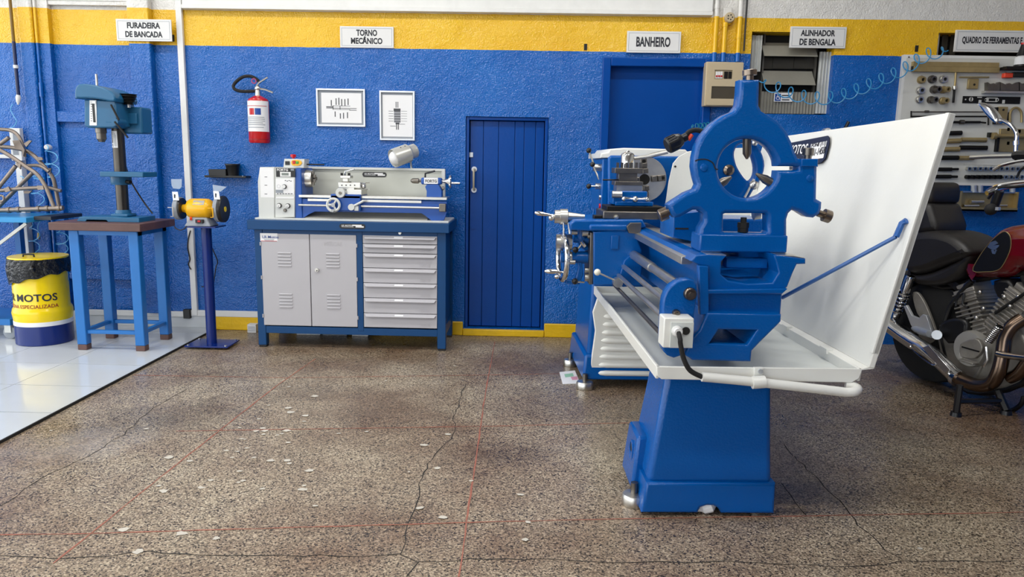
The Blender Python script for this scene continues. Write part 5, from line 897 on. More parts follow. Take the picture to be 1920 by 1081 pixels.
for k in range(4):
    a = .1 + k * math.pi / 2; ca, sa = math.cos(a), math.sin(a); j = MB()
    def bp_(r0, r1, w, v0, v1):
        P8 = []
        for vv in ((v0), (v1)):
            for r_, s_ in ((r0, -w), (r1, -w), (r1, w), (r0, w)): P8.append((cc.x + r_ * ca - s_ * sa, vv, cc.z + r_ * sa + s_ * ca))
        j.hexa(P8)
    bp_(.034, .115, .017, CV0 - .012, CV0 + .01); bp_(.034, .06, .015, CV0 - .05, CV0 - .01); bp_(.07, .09, .015, CV0 - .03, CV0 - .01); jj = j.build('chuck_jaw', m_dsteel, ckk, bev=.002)
    q = (cc.x + .1 * ca, CV0 - .013, cc.z + .1 * sa); MB().cyl((q[0], CV0 - .012, q[2]), (q[0], CV0 - .016, q[2]), .01, n=12).build('jaw_screw', m_oxide, jj)
for x, y, r, dx in ((1124, 314, .03, 18), (1122, 349, .026, 12)):
    c = lp(x, y, HV + .1); MB().rev([(r, 0), (r, .4), (r * .7, .5), (r * .7, 1)], (ux(1141, y, HV + .1), HV + .1, c.z), (ux(x - dx + 6, y, HV + .1), HV + .1, c.z), 18).build('gear_selector_hub', m_steel, hd)
for p, q, b in (((1104, 282), (1114, 309), (1104, 282)), ((1112, 310), (1123, 336), (1111, 308)), ((1104, 349), (1122, 349), (1104, 349))):
    l_ = MB().tube([lp(*p, HV + .06), lp(*q, HV + .06)], .0055, 8).build('gear_lever', m_chrome, hd); MB().sph(lp(*b, HV + .06), .0155, 12).build('lever_ball', m_black, l_)
for y, mt in ((386, m_red), (393, m_red), (370, m_steel)): c = lp(1127, y, HV + .05); MB().cyl(c - Vector((.012, 0, 0)), c + Vector((.02, 0, 0)), .015, n=12).build('start_button', mt, hd)
# ---- white splash guard
gb = (lp(1628, 690, -.1).x, .0); gB = Vector((lp(1629, 688, -.1).x, -.1, lp(1629, 688, -.1).z)); gT = Vector((lp(1781, 211, -.1).x, -.1, lp(1781, 211, -.1).z)); gBr = Vector((gB.x - .01, 1.66, gB.z)); gTr = Vector((gT.x + .005, 1.66, gT.z - .03))
gn = (gBr - gB).cross(gT - gB).normalized()
if gn.x > 0: gn = -gn
th = -gn * .022
gd = MB().hexa([gB, gBr, gBr + th, gB + th, gT, gTr, gTr + th, gT + th]).build('splash_guard', m_lwhite, lathe, bev=.003)
e_ = (gT - gB).normalized(); MB().hexa([gB + gn * .004 + e_ * .05, gB + gn * .004 + e_ * .05 + Vector((0, .02, 0)), gB + th + e_ * .05 + Vector((0, .02, 0)), gB + th + e_ * .05, gT + gn * .004, gT + gn * .004 + Vector((0, .02, 0)), gT + th + Vector((0, .02, 0)), gT + th]).build('guard_edge', m_lwhite, gd, bev=.002)
lo = Vector((tuR - .01, 0, tz1)); MB().hexa([(tuR - .012, ty0, tz1 - .004), (tuR - .012, 1.62, tz1 - .004), (tuR - .002, 1.62, tz1 - .004), (tuR - .002, ty0, tz1 - .004), gB + gn * .001, gBr + gn * .001, gBr + th, gB + th]).build('guard_skirt', m_lwhite, gd)
for yv in (.15, .55, .95): MB().box(tuR - .02, tuR + .004, yv, yv + .06, tz1 - .01, tz1 + .008).build('guard_hinge', m_lwhite, gd)
# end plate by the chuck
MB().plate([L.out([(1247, 388), (1254, 340), (1262, 306), (1272, 294), (1290, 284), (1312, 280), (1420, 276), (1420, 400), (1300, 430)], 1.52)], 1.52, 1.53, .002).build('chuck_guard', m_lwhite, lathe); c = lp(1266, 312, 1.52); MB().cyl((c.x, 1.521, c.z), (c.x, 1.518, c.z), .006, n=10).build('guard_hole_shade', m_dark, gd)
gq = lambda x, y: L.pp(x, y, gB + gn * .0015, gn)
lab_px = [(1480, 268), (1552, 254), (1555, 258), (1555, 270), (1548, 296), (1540, 305), (1480, 318)]
P = [gq(x, y) for x, y in lab_px]; nm_ = MB().add(P + [p - gn * .003 for p in P], [tuple(range(7)), tuple(range(13, 6, -1))]).build('name_plate', M('label_navy', (28, 36, 58), .4, var=0), gd)
def gtext(txt, x0, y0, x1, y1, yb, mat, nm='lettering'):
    o = gq(x0, y0); xd = gq(x1, y1) - o; yd = (gq(x0, yb) - o); MB().text(txt, o + gn * .0022, xd, (yd - xd.normalized() * yd.dot(xd.normalized())), xd.length, yd.length, .01).build(nm, mat, nm_)
P = [gq(x, y) for x, y in ((1518, 300), (1544, 296), (1551, 264), (1521, 270))]; MB().add([p + gn * .001 for p in P] + [p - gn * .001 for p in P], [(0, 1, 2, 3), (7, 6, 5, 4)]).build('white_field', m_paper, nm_)
gtext('FONE (11)', 1521, 279, 1548, 274, 271, m_ink); gtext('791-1458', 1519, 294, 1546, 288, 283, m_ink); gtext('MOTOS', 1478, 290, 1512, 288, 276, m_paper)
# support rod
p0 = gq(1697, 420) + gn * .012; p1 = gq(1690, 446) + gn * .02; p2 = lp(1466, 558, .22); MB().tube([p1, p1.lerp(p2, .06), p2], .0075, 8).build('guard_stay', M('stay_blue', (52, 96, 160), .35), gd); MB().tube([gq(1703, 414) + gn * .006, p0, p1], .011, 6).build('stay_bracket', m_lb, gd)
# ---- steady rest
zs_ = zoom(1160, 110, .3421); SV = .12
def so(*p): return zs_(*p)
outl = [(668, 114), (775, 114), (774, 180), (772, 255), (785, 285), (830, 312), (880, 345), (922, 395), (952, 455), (972, 515), (986, 545), (1002, 549), (1092, 549), (1092, 600), (1088, 768), (1118, 785), (1116, 820), (1105, 850), (1072, 872), (1038, 868), (990, 838), (955, 828), (935, 848), (925, 880), (925, 1058), (445, 1058), (440, 985), (446, 930), (468, 890), (466, 850), (440, 828), (410, 828), (340, 868), (308, 872), (290, 850), (270, 800), (300, 780), (370, 735), (420, 715), (432, 690), (418, 640), (410, 590), (414, 540), (428, 480), (458, 420), (510, 358), (575, 312), (632, 288), (655, 255), (664, 190)]
hc, hr = (710, 602), 164
ringh = [(hc[0] + hr * math.cos(q), hc[1] + hr * math.sin(q)) for q in [6.283 * k / 48 for k in range(48)]]
slot = [(ringh[0][0] - 10, 590), (960, 590), (990, 600), (960, 612), (ringh[0][0] - 10, 612)]
hole_ = []
for k in range(48):
    q = 6.283 * k / 48; x, y = ringh[k]
    if not (abs(y - 601) < 12 and x > hc[0]): hole_.append((x, y))
    elif k == 0: hole_ += [(870, 590), (955, 590), (990, 593), (990, 608), (955, 612), (870, 612)] if False else []
hole_ = [p for p in ringh[2:-1]] + [(872, 589), (955, 589), (988, 592), (988, 609), (955, 612), (872, 612)]
win = [(578, 852), (588, 847), (805, 847), (818, 858), (818, 945), (808, 956), (585, 952), (575, 945)]
st = MB().plate([L.out(so(*outl), SV), L.out(so(*hole_), SV), L.out(so(*win), SV)], SV, SV + .075, .014).build('steady_rest', m_lb, lathe)
MB().pbox(L, 1312, 440, 1477, 473, SV - .02, SV + .11).build('rest_base', m_lb, st, bev=.006)
MB().plate([L.out(so((1000, 548), (1092, 548), (1092, 592), (1000, 590)), SV - .005)], SV - .008, SV + .08, .004).build('hinge_block', m_lb, st)
for x, y, r in ((468, 597, .016), (1048, 655, .014)): c = lp(*so((x, y))[0], SV); MB().rev([(r, 0), (r * .8, .7), (r * .3, 1)], (c.x, SV + .002, c.z), (c.x, SV - .006, c.z), 18).build('hinge_pin', m_lb, st)
gl = [lp(*p, SV) for p in so((418, 560), (440, 552), (480, 552), (515, 570), (530, 602), (545, 606))]; MB().tube([Vector((p.x, SV - .0005, p.z)) for p in smooth(gl, 4, False)], .0022, 6).build('hinge_seam', m_dark, st)
def finger(pa, pb, tip, r, nm):
    a, b, c = (lp(*so(p)[0], SV + .037) for p in (pa, pb, tip)); l1 = (c - a).length; f = (b - a).length / l1
    return MB().rev([(r, 0), (r, f), (r * .25, 1)], a, a + (c - a), 16).build(nm, m_dsteel, st)
finger((703, 400), (703, 520), (703, 550), .0155, 'finger'); finger((530, 700), (578, 668), (618, 648), .016, 'finger'); finger((870, 700), (800, 662), (752, 630), .0165, 'finger')
def kn(p, q, r):
    a = lp(*so(p)[0], SV + .037); b = lp(*so(q)[0], SV + .037); k_ = MB().rev([(r * .55, 0), (r * .55, .45), (r, .46), (r, .95), (r * .9, 1)], a, b, 22).build('clamp_knob', m_brown, st)
kn((300, 830), (222, 862), .024); kn((1092, 845), (1160, 868), .024); kn((718, 118), (718, 60), .0255)
c = lp(*so((1035, 552))[0], SV + .037); bz = lp(*so((1035, 488))[0], SV + .037).z; MB().rev([(.014, 0), (.014, .35), (.021, .36), (.021, .95), (.017, 1)], (c.x, SV + .037, c.z), (c.x, SV + .037, bz), 20).build('lock_screw', m_dsteel, st)
c = lp(*so((680, 950))[0], SV + .02); MB().rev([(.019, 0), (.019, .3), (.021, .31), (.021, .66), (.011, .67), (.011, 1)], (c.x, SV + .02, c.z), (c.x, SV + .02, c.z + .055), 6).build('clamp_nut', m_oxide, st)
# ---- second (follow) rest behind the ring
FV = .42
fo = smooth([(520, 560), (560, 480), (640, 440), (700, 432), (760, 470), (800, 560), (790, 640), (740, 720), (690, 790), (600, 800), (540, 740)], 3); fi = smooth([(700, 468), (735, 530), (752, 600), (740, 655), (705, 668), (660, 610), (640, 560), (636, 510), (660, 470)], 3)
fr_ = MB().plate([L.out(so(*fo), FV), L.out(so(*fi), FV)], FV, FV + .05, .008).build('follow_rest', m_lb, lathe)
c = lp(*so((600, 610))[0], FV); MB().rev([(.022, 0), (.022, .6), (.012, 1)], (c.x, FV, c.z), (c.x, FV - .02, c.z), 18).build('rest_bolt', m_brown, fr_); MB().sph(lp(*so((740, 692))[0], FV - .02), .019, 14).build('rest_ball', m_steel, fr_); MB().tube([lp(*so((742, 660))[0], FV - .02), lp(*so((690, 760))[0], FV - .03)], .005, 6).build('rest_lever', m_steel, fr_); MB().sph(lp(*so((745, 462))[0], FV - .01), .012, 10).build('rest_ball', m_steel, fr_)
MB().plate([L.out(so((300, 850), (452, 835), (470, 1015), (296, 980)), FV)], FV, FV + .25, .006).build('rest_base', m_lb, fr_); lb(1395, 440, 1425, 472, FV, FV + .2, 'tailstock_foot', bev=.004); MB().pbox(L, 1266, 427, 1291, 430, FV - .002, FV + .01).build('base_slot_shade', m_dark, fr_); lb(1300, 410, 1440, 474, FV + .05, FV + .3, 'tailstock_base', bev=.008)
MB().cyl(lp(1412, 402, .3), lp(1424, 400, .3), .022, n=16).build('quill_sleeve', m_steel, fr_)
# ---- gooseneck lamp
GV = .3; P = smooth([lp(x, y, GV) for x, y in ((1283, 259), (1292, 247), (1308, 244), (1322, 252), (1332, 275), (1336, 320), (1336, 400), (1336, 470))], 5, False); gk = MB().tube(P, .0095, 10).build('gooseneck', m_rubber, lathe)
a, b = lp(1250, 274, GV - .01), lp(1287, 256, GV); MB().rev([(.026, 0), (.031, .06), (.031, .5), (.024, .72), (.016, .78), (.016, 1)], a, b, 20).build('lamp_head', m_black, gk)
for kk in range(14):
    q = 6.283 * kk / 14; z = (b - a).normalized(); x_ = z.orthogonal().normalized(); y_ = z.cross(x_); r_ = (x_ * math.cos(q) + y_ * math.sin(q)) * .031
    MB().tube([a + (b - a) * .08 + r_, a + (b - a) * .48 + r_], .002, 4).build('grip_rib', m_black, gk)
MB().tube([lp(1290, 262, GV), lp(1297, 252, GV)], .009, 6).build('orange_tag', m_orange, gk)
# ---- leaflet on the floor
P = [W.pz(x, y, .004) for x, y in ((1049, 697), (1078, 694), (1088, 718), (1055, 719))]; o = T('leaflet', 'printed leaflet lying on the floor beside the rear lathe foot', 'leaflet', W.pz(1068, 708, 0)); MB().add(P + [p - Vector((0, 0, .003)) for p in P], [(0, 1, 2, 3), (7, 6, 5, 4), (0, 4, 5, 1), (1, 5, 6, 2), (2, 6, 7, 3), (3, 7, 4, 0)]).build('sheet', m_paper, o)
for q, cc_ in ((((1058, 701), (1074, 699), (1076, 705), (1060, 707)), (150, 200, 170)), (((1070, 706), (1082, 705), (1084, 711), (1073, 712)), (214, 150, 170))): MB().add([W.pz(x, y, .0046) for x, y in q], [(0, 1, 2, 3)]).build('print_block', M('leaflet_print', cc_, .6), o)
# ================================================================ TOOL BOARD
TY = WY - .035; a, b, c, e = W.rect(1693, 103, 2010, 346, TY); x0 = W.px(1695, 103, TY).x; zt6 = W.px(1800, 104, TY).z; zb6 = W.px(1800, 347, TY).z
m_board = M('tool_board_white', (206, 206, 200), .5, var=.05)
t = T('tool_board', 'white tool board with light grey edge frame on the blue wall', 'tool board', ((x0 + b) / 2, WY, zb6))
MB().box(x0, b, TY, WY - .001, zb6, zt6).build('board', m_board, t); k = .02
MB().plate([[(x0, zb6), (b, zb6), (b, zt6), (x0, zt6)], [(x0 + k, zb6 + k), (b - k, zb6 + k), (b - k, zt6 - k), (x0 + k, zt6 - k)]], TY - .0012, TY, .0).build('edge_frame', m_white, t); c = W.px(1704, 107, TY); MB().cyl((c.x, TY, c.z), (c.x, TY - .003, c.z), .006, n=10).build('screw', m_dsteel, t)
zt7 = zoom(1660, 80, .2961); q7 = lambda x, y, d=.02: W.px(*zt7((x, y))[0], TY - d)
def hung(name, label, cat, x, y, group=None): return T(name, label, cat, q7(x, y, 0), None, group)
def tb7(x0, y0, x1, y1, d0, d1, nm, mat, par, bev=.001): (p0, p1), (r0, r1) = zt7((x0, y0), (x1, y1)); return MB().pbox(W, p0, p1, r0, r1, TY - d1, TY - d0 - .0015).build(nm, mat, par, bev=bev)
def rod7(x0, y0, x1, y1, r, nm, mat, par, d=.02, prof=None):
    a, b = q7(x0, y0, d), q7(x1, y1, d); return MB().rev(prof or [(r, 0), (r, 1)], a, b, 14).build(nm, mat, par)
t = hung('channel_bar', 'long yellow zinc double channel bar at the top of the tool board', 'bar', 450, 187); tb7(176, 122, 722, 152, .0, .03, 'upper_channel', m_brass, t); tb7(180, 152, 725, 186, .0, .035, 'lower_channel', m_brass, t); tb7(174, 124, 190, 180, -.001, .028, 'end_cap', m_oxide, t)
t = hung('flanged_rod', 'vertical flanged steel rod hanging below the channel bar', 'rod', 440, 380); rod7(447, 184, 440, 280, .0075, 'shank', m_brass, t); rod7(439, 275, 438, 296, .017, 'flange', m_steel, t); rod7(437, 296, 430, 380, .0075, 'lower_shank', m_oxide, t)
t = hung('t_bracket', 'brown T-shaped puller bracket on the tool board', 'bracket', 560, 292); rod7(468, 219, 656, 219, .006, 'cross_bar', m_brass, t, .025); tb7(526, 226, 590, 292, .0, .02, 'plate', m_brass, t, .002); c = q7(564, 265, .021); MB().cyl((c.x, c.y + .002, c.z), (c.x, c.y - .001, c.z), .008, n=12).build('hole', m_dark, t)
labs = ['top left', 'top middle', 'top right', 'middle left', 'centre', 'middle right', 'bottom left', 'bottom middle', 'bottom right']
for i, (x, y) in enumerate([(222, 235), (290, 232), (360, 232), (215, 302), (300, 297), (358, 298), (208, 360), (280, 362), (358, 368)]):
    t = hung('bushing_tool', labs[i] + ' round steel bushing tool of the nine on the tool board', 'bushing', x, y + 28, 'nine bushing tools on the board'); c = q7(x, y, .0); r = .0275 if i < 5 else .025; dx = .016 if i in (4, 5, 7) else .004; L_ = .06 if i in (4, 5, 7, 8) else .035
    p0 = Vector((c.x, TY, c.z)); p1 = Vector((c.x + dx, TY - L_, c.z - .002)); mt = m_brass if i in (0, 5, 8) else m_dsteel if i in (1, 4, 7) else m_steel
    MB().rev([(r, 0), (r, .35), (r * .8, .4), (r * .8, 1), (r * .45, 1), (r * .45, .6)], p0, p1, 20).build('sleeve', mt, t); q = p0.lerp(p1, .6); MB().cyl(q, p0.lerp(p1, .62), r * .44, n=14).build('bore', m_dark, t)
    MB().ring((c.x, TY - .004, c.z + r), (0, 1, .3), .006, .0012, 10, 4).build('hook', m_steel, t)
t = hung('gauge_plate', 'flat black gauge plate with white cutouts on the tool board', 'gauge plate', 670, 385); tb7(490, 340, 855, 385, .0, .006, 'plate', m_oxide, t)
def disc7(x, y, r, mat, nm, d=.0065): c = q7(x, y, d); MB().cyl((c.x, TY - d + .001, c.z), (c.x, TY - d - .0006, c.z), r, n=18).build(nm, mat, t)
disc7(508, 359, .005, m_board, 'cutout'); disc7(543, 358, .015, m_board, 'cutout'); tb7(540, 346, 547, 370, .006, .0078, 'slot', m_oxide, t); tb7(640, 347, 710, 375, .006, .0072, 'cutout', m_board, t, .0); disc7(640, 361, .0125, m_board, 'cutout'); disc7(708, 361, .0125, m_board, 'cutout'); tb7(655, 353, 697, 370, .006, .0082, 'slot', m_oxide, t); tb7(630, 357, 640, 367, .006, .0082, 'slot', m_oxide, t); tb7(706, 357, 714, 367, .006, .0082, 'slot', m_oxide, t); tb7(582, 343, 612, 349, .006, .0072, 'cutout', m_board, t); tb7(590, 362, 608, 385, .006, .0072, 'cutout', m_board, t); tb7(740, 362, 757, 385, .006, .0072, 'cutout', m_board, t)
t = hung('jaw_set', 'row of grey toothed steel jaws on a rail on the tool board', 'jaws', 760, 320); tb7(632, 306, 900, 320, .0, .05, 'rail', m_steel, t)
for x0_, x1_ in ((636, 712), (716, 832), (838, 905)):
    w_ = x1_ - x0_; P = [(x0_, 306), (x0_, 252), (x0_ + w_ * .2, 262), (x0_ + w_ * .35, 272), (x0_ + w_ * .5, 258), (x0_ + w_ * .7, 268), (x1_, 250), (x1_, 306)]; MB().plate([W.out(zt7(*P), TY - .02)], TY - .045, TY - .002, .001).build('jaw', m_dsteel, t)
t = hung('wire_shelf', 'small dark shelf holding the thread spool', 'shelf', 820, 168); tb7(768, 150, 960, 168, .0, .09, 'shelf_plate', m_oxide, t); rod7(748, 150, 775, 152, .004, 'hook', m_steel, t)
cx7 = q7(862, 150, .05); t = T('thread_spool', 'white thread spool with black cone top at the right edge', 'spool', (cx7.x, TY - .05, cx7.z)); zz7 = lambda y: q7(862, y, .05).z; MB().rev([(.045, 0), (.048, .15), (.046, .8), (.03, 1)], (cx7.x, TY - .05, cx7.z), (cx7.x, TY - .05, zz7(82)), 22).build('thread', m_paper, t); MB().rev([(.042, 0), (.03, .4), (.018, 1)], (cx7.x, TY - .05, zz7(84)), (cx7.x, TY - .05, zz7(12)), 18).build('cone', m_black, t); MB().cyl((cx7.x, TY - .05, zz7(12)), (cx7.x, TY - .05, zz7(0)), .02).build('cone_tip', m_red, t); MB().rev([(.05, 0), (.046, 1)], (cx7.x, TY - .05, cx7.z - .001), (cx7.x, TY - .05, zz7(130)), 20).build('cone_base', m_black, t)
t = hung('red_clamp', 'small red and black clamp tool at the right edge of the board', 'clamp', 800, 225); tb7(755, 190, 812, 222, .0, .04, 'red_grip', m_orange, t, .006); tb7(812, 186, 900, 218, .0, .035, 'black_body', m_black, t, .006); c = q7(762, 192, .03); MB().ring(c, (0, 1, 0), .01, .002, 14, 5).build('wire_eye', m_steel, t)
def rods(label, pieces, cat='rod', name='steel_rod'):
    x, y = pieces[0][1][:2]; t = hung(name, label, cat, x, y)
    for nm, (x0, y0, x1, y1), r, mt in pieces: rod7(x0, y0, x1, y1, r, nm, mt, t)
rods('thin long steel rod, topmost of the horizontal rods', [('shaft', (165, 438, 655, 438), .0045, m_dsteel), ('collar', (250, 436, 275, 436), .009, m_dsteel)])
rods('black bent L-shaped rod below the thin long rod', [('shaft', (160, 467, 655, 467), .0055, m_oxide), ('bent_end', (652, 462, 652, 522), .0055, m_oxide), ('short_end', (164, 432, 164, 467), .005, m_oxide)])
rods('dark rod with a hex collar and pointed end', [('shaft', (380, 503, 600, 503), .009, m_oxide), ('hex_collar', (472, 502, 498, 502), .0155, m_dsteel), ('point', (600, 503, 636, 507), .006, m_oxide)])
tubes = [('short black tube below the pointed rod', [('barrel', (380, 573, 482, 571), .016, m_oxide)]), ('pair of brass tubes, upper longer one', [('sleeve', (360, 624, 476, 620), .0165, m_brass), ('barrel', (482, 613, 638, 615), .0155, m_brass)]),
         ('brass tube joined to a black barrel', [('sleeve', (350, 675, 468, 673), .0165, m_brass), ('barrel', (472, 664, 642, 666), .0165, m_oxide)]), ('black tube with brass middle ferrule', [('barrel', (340, 728, 460, 728), .0165, m_oxide), ('ferrule', (464, 729, 560, 729), .0155, m_brass)]),
         ('stepped black drift, upper of the lowest two', [('barrel', (330, 801, 420, 801), .0135, m_oxide), ('tip', (420, 801, 462, 800), .009, m_oxide)]), ('stepped black drift, lowest on the board', [('barrel', (315, 847, 415, 847), .0135, m_oxide), ('tip', (415, 847, 456, 848), .009, m_oxide)])]
for lab, pc in tubes: rods(lab, pc, 'tube', 'tube_tool')
t = hung('u_shackle', 'brass coloured U-shaped shackle hung at the right of the board', 'shackle', 825, 505); P = [q7(x, y, .02) for x, y in ((790, 505), (790, 455), (798, 428), (815, 415), (835, 413), (852, 425), (862, 450), (862, 505))]; MB().tube(smooth(P, 3, False), .0085, 8).build('bow', m_brass, t); tb7(778, 440, 792, 500, .0, .012, 'shim', m_oxide, t)
t = hung('drilled_plate', 'brass coloured drilled plate behind the mirror', 'plate', 735, 515); tb7(712, 405, 772, 515, .0, .02, 'plate', m_brass, t, .002); tb7(698, 408, 712, 515, .0, .03, 'flange', m_oxide, t); c = q7(748, 425, .021); MB().cyl((c.x, c.y + .001, c.z), (c.x, c.y - .001, c.z), .008, n=12).build('hole', m_dark, t)
t = hung('press_fixture', 'large brass coloured press fixture with a cross rod', 'fixture', 800, 692); tb7(722, 545, 920, 692, .0, .02, 'back_plate', m_brass, t, .002); tb7(706, 600, 722, 690, .0, .03, 'side_flange', m_oxide, t); rod7(690, 590, 930, 592, .0125, 'cross_rod', m_brass, t, .045); rod7(678, 590, 700, 590, .024, 'rod_head', m_brass, t, .045); tb7(658, 568, 680, 597, .0, .03, 'block', m_oxide, t)
for x, y in ((778, 636), (780, 548), (850, 560)): tb7(x - 8, y - 10, x + 8, y + 10, .0195, .021, 'slot', m_dark, t)
ORD = 'first second third fourth fifth sixth seventh eighth ninth tenth eleventh'.split()
for row, (y, n, mt) in enumerate(((797, 11, m_steel), (849, 11, m_oxide))):
    for i in range(n):
        x = 515 + 33.5 * i + (2 if row == 0 else -4); t = hung('socket_bit', ORD[i] + (' grey steel socket from the left in the upper socket row', ' dark steel socket from the left in the lower socket row')[row], 'socket', x, y + 16, ('upper row of sockets on the board', 'lower row of sockets on the board')[row])
        c = q7(x, y, 0); mm = mt if not (row and i > 6) else m_steel
        MB().rev([(.0148, 0), (.0148, 1), (.0095, 1), (.009, .5)], (c.x, TY, c.z), (c.x + .004, TY - .03, c.z - .001), 14).build('socket', mm, t); MB().cyl((c.x + .002, TY - .014, c.z), (c.x + .002, TY - .0155, c.z), .009, n=12).build('bore', m_dark, t)
t = hung('socket_rail', 'pale plastic clip rail behind the small sockets', 'rail', 700, 820); tb7(498, 768, 930, 776, .0, .006, 'clip_strip', m_board, t)
# tray below the board
TB = WY; t = T('parts_tray', 'open brass coloured metal parts tray on the wall under the board', 'tray', W.px(*zt7((645, 1065))[0], WY)); r = [W.px(*p, WY - .06) for p in zt7((468, 1062), (828, 1062), (828, 945), (470, 945))]
MB().box(r[0].x, r[1].x, WY - .02, WY - .001, r[0].z, r[2].z).build('back_plate', m_brass, t); MB().box(r[0].x, r[1].x, WY - .075, WY - .02, r[0].z, r[0].z + .012).build('bottom_lip', m_brass, t); MB().box(r[0].x, r[1].x, WY - .075, WY - .068, r[0].z, r[0].z + .026).build('front_lip', m_brass, t); MB().box(r[0].x, r[1].x, WY - .05, WY - .02, r[2].z - .01, r[2].z).build('top_lip', m_steel, t)
for x in (r[0].x, r[1].x - .006): MB().box(x, x + .006, WY - .07, WY - .02, r[0].z, r[2].z).build('side_plate', m_brass, t)
for i, (x0_, x1_, y, rr) in enumerate(((495, 590, 1032, .011), (540, 620, 1006, .014), (705, 770, 1030, .009))): p, q = (W.px(*zt7((x, y))[0], WY - .045) for x in (x0_, x1_)); tag(MB().cyl(p, q, rr).build('steel_pin', m_steel, base=p), ('long steel pin lying in the parts tray', 'thick steel pin lying in the parts tray', 'short steel pin at the right of the parts tray')[i], 'pin')
for i, x in enumerate((560, 600, 730, 805)):
    p, q = W.px(*zt7((x, 945))[0], WY - .04), W.px(*zt7((x, 902))[0], WY - .04); tag(MB().rev([(.019, 0), (.019, 1), (.015, 1), (.015, .5)], p, q, 18).build('pipe_sleeve', m_alu, base=p), ORD[i] + ' pale pipe sleeve from the left standing on the parts tray', 'sleeve', 'pale pipe sleeves on the parts tray')
# ================================================================ MOTORCYCLE
P0 = W.pz(1735, 714, 0); MA = math.radians(-72); B = Fr((P0.x + .05, P0.y + .02, 0), MA); bp2 = B.px
mc = T('motorcycle', 'dark red cruiser motorcycle with black seat and chrome exhaust', 'motorcycle', (.5, 0, 0), B)
zm = zoom(1640, 330, .4348)
def mo(*pts, v=0): return [(q.x, q.z) for q in (bp2(x, y, v) for x, y in zm(*pts))]
def mpt(x, y, v=0): return bp2(*zm((x, y))[0], v)
R = .315; MB().rev([(.2, 0), (.26, .02), (.305, .12), (R, .35), (R, .65), (.305, .88), (.26, .98), (.2, 1)], (0, -.075, R), (0, .075, R), 48).build('rear_tyre', m_tyre, mc)
rim = MB().ring((0, -.05, R), (0, 1, 0), .2, .014, 40, 8).build('rear_rim', m_chrome, mc); MB().rev([(.07, 0), (.09, .3), (.09, .7), (.07, 1)], (0, -.08, R), (0, .08, R), 24).build('rear_hub', m_engine, mc)
for k in range(10): q = 6.283 * k / 10; MB().tube([(.07 * math.cos(q), -.05, R + .07 * math.sin(q)), (.2 * math.cos(q + .15), -.045, R + .2 * math.sin(q + .15))], .006, 6).build('spoke', m_engine, rim)
fd = MB(); vs = []; fs = []
for k in range(17):
    q = math.radians(20 + 150 * k / 16)
    for w_, rr in ((-.1, .345), (-.09, .385), (0, .4), (.09, .385), (.1, .345)): vs.append((rr * math.cos(q), w_, R + rr * math.sin(q)))
    if k: fs += [(5 * k - 5 + j, 5 * k + j, 5 * k + j + 1, 5 * k - 4 + j) for j in range(4)]
fo_ = fd.add(vs, fs).build('rear_fender', m_black, mc); md = fo_.modifiers.new('thick', 'SOLIDIFY'); md.thickness = .006
# seat, backrest
def pad(pts, v0, v1, nm, mat, bev, n=2, par=None): return MB().plate([mo(*smooth(pts, n), v=v0 * .7 + v1 * .15)], v0, v1, min(bev, abs(v1 - v0) / 2 - .002)).build(nm, mat, par or mc)
pad([(150, 330), (165, 265), (215, 240), (290, 234), (365, 252), (420, 290), (445, 325), (425, 350), (330, 385), (250, 415), (190, 420), (160, 395)], -.16, .16, 'passenger_seat', m_leather, .05, 3)
pad([(165, 395), (190, 420), (250, 416), (330, 388), (445, 330), (420, 395), (385, 440), (310, 470), (215, 468), (175, 440)], -.13, .13, 'rider_seat', m_leather, .035, 3)
pad([(225, 115), (262, 118), (280, 160), (292, 235), (200, 245), (185, 200), (205, 150)], -.13, .13, 'backrest', m_leather, .035, 3); pad([(236, 35), (262, 28), (274, 50), (272, 100), (258, 118), (235, 112)], -.12, .12, 'backrest_pad', m_leather, .03, 3); MB().tube([mpt(200, 420, .06), mpt(215, 240, .06), mpt(245, 60, .06)], .01, 8).build('backrest_bar', m_chrome, mc)
# tank
tk = pad([(412, 432), (425, 395), (445, 360), (500, 280), (555, 228), (610, 212), (720, 205), (850, 240), (900, 330), (800, 390), (700, 415), (640, 405), (605, 430), (540, 440)], -.14, .14, 'fuel_tank', m_tank, .08, 3)
zp_ = -.1515; MB().plate([mo(*smooth([(424, 408), (448, 352), (500, 282), (552, 240), (578, 248), (588, 278), (582, 325), (550, 388), (522, 408), (480, 412)], 3), v=-.14)], -.147, -.138, .002).build('tank_panel', m_black, tk); rimp = [mpt(x, y, -.147) for x, y in smooth([(424, 408), (448, 352), (500, 282), (552, 240), (578, 248), (588, 278), (582, 325), (550, 388), (522, 408), (480, 412)], 3)]; MB().tube(rimp, .0018, 5, True).build('panel_trim', m_brass, tk)
em = T
for pts in (((487, 305), (500, 285), (520, 278), (532, 290), (520, 296), (505, 300), (497, 312)), ((495, 300), (538, 296), (536, 304), (520, 318), (500, 314)), ((503, 318), (512, 316), (518, 328), (522, 316), (528, 318), (520, 336), (508, 334))): MB().plate([mo(*pts, v=-.149)], -.151, -.146).build('tank_emblem', M('emblem_silver', (110, 130, 165), .3, .6), tk)
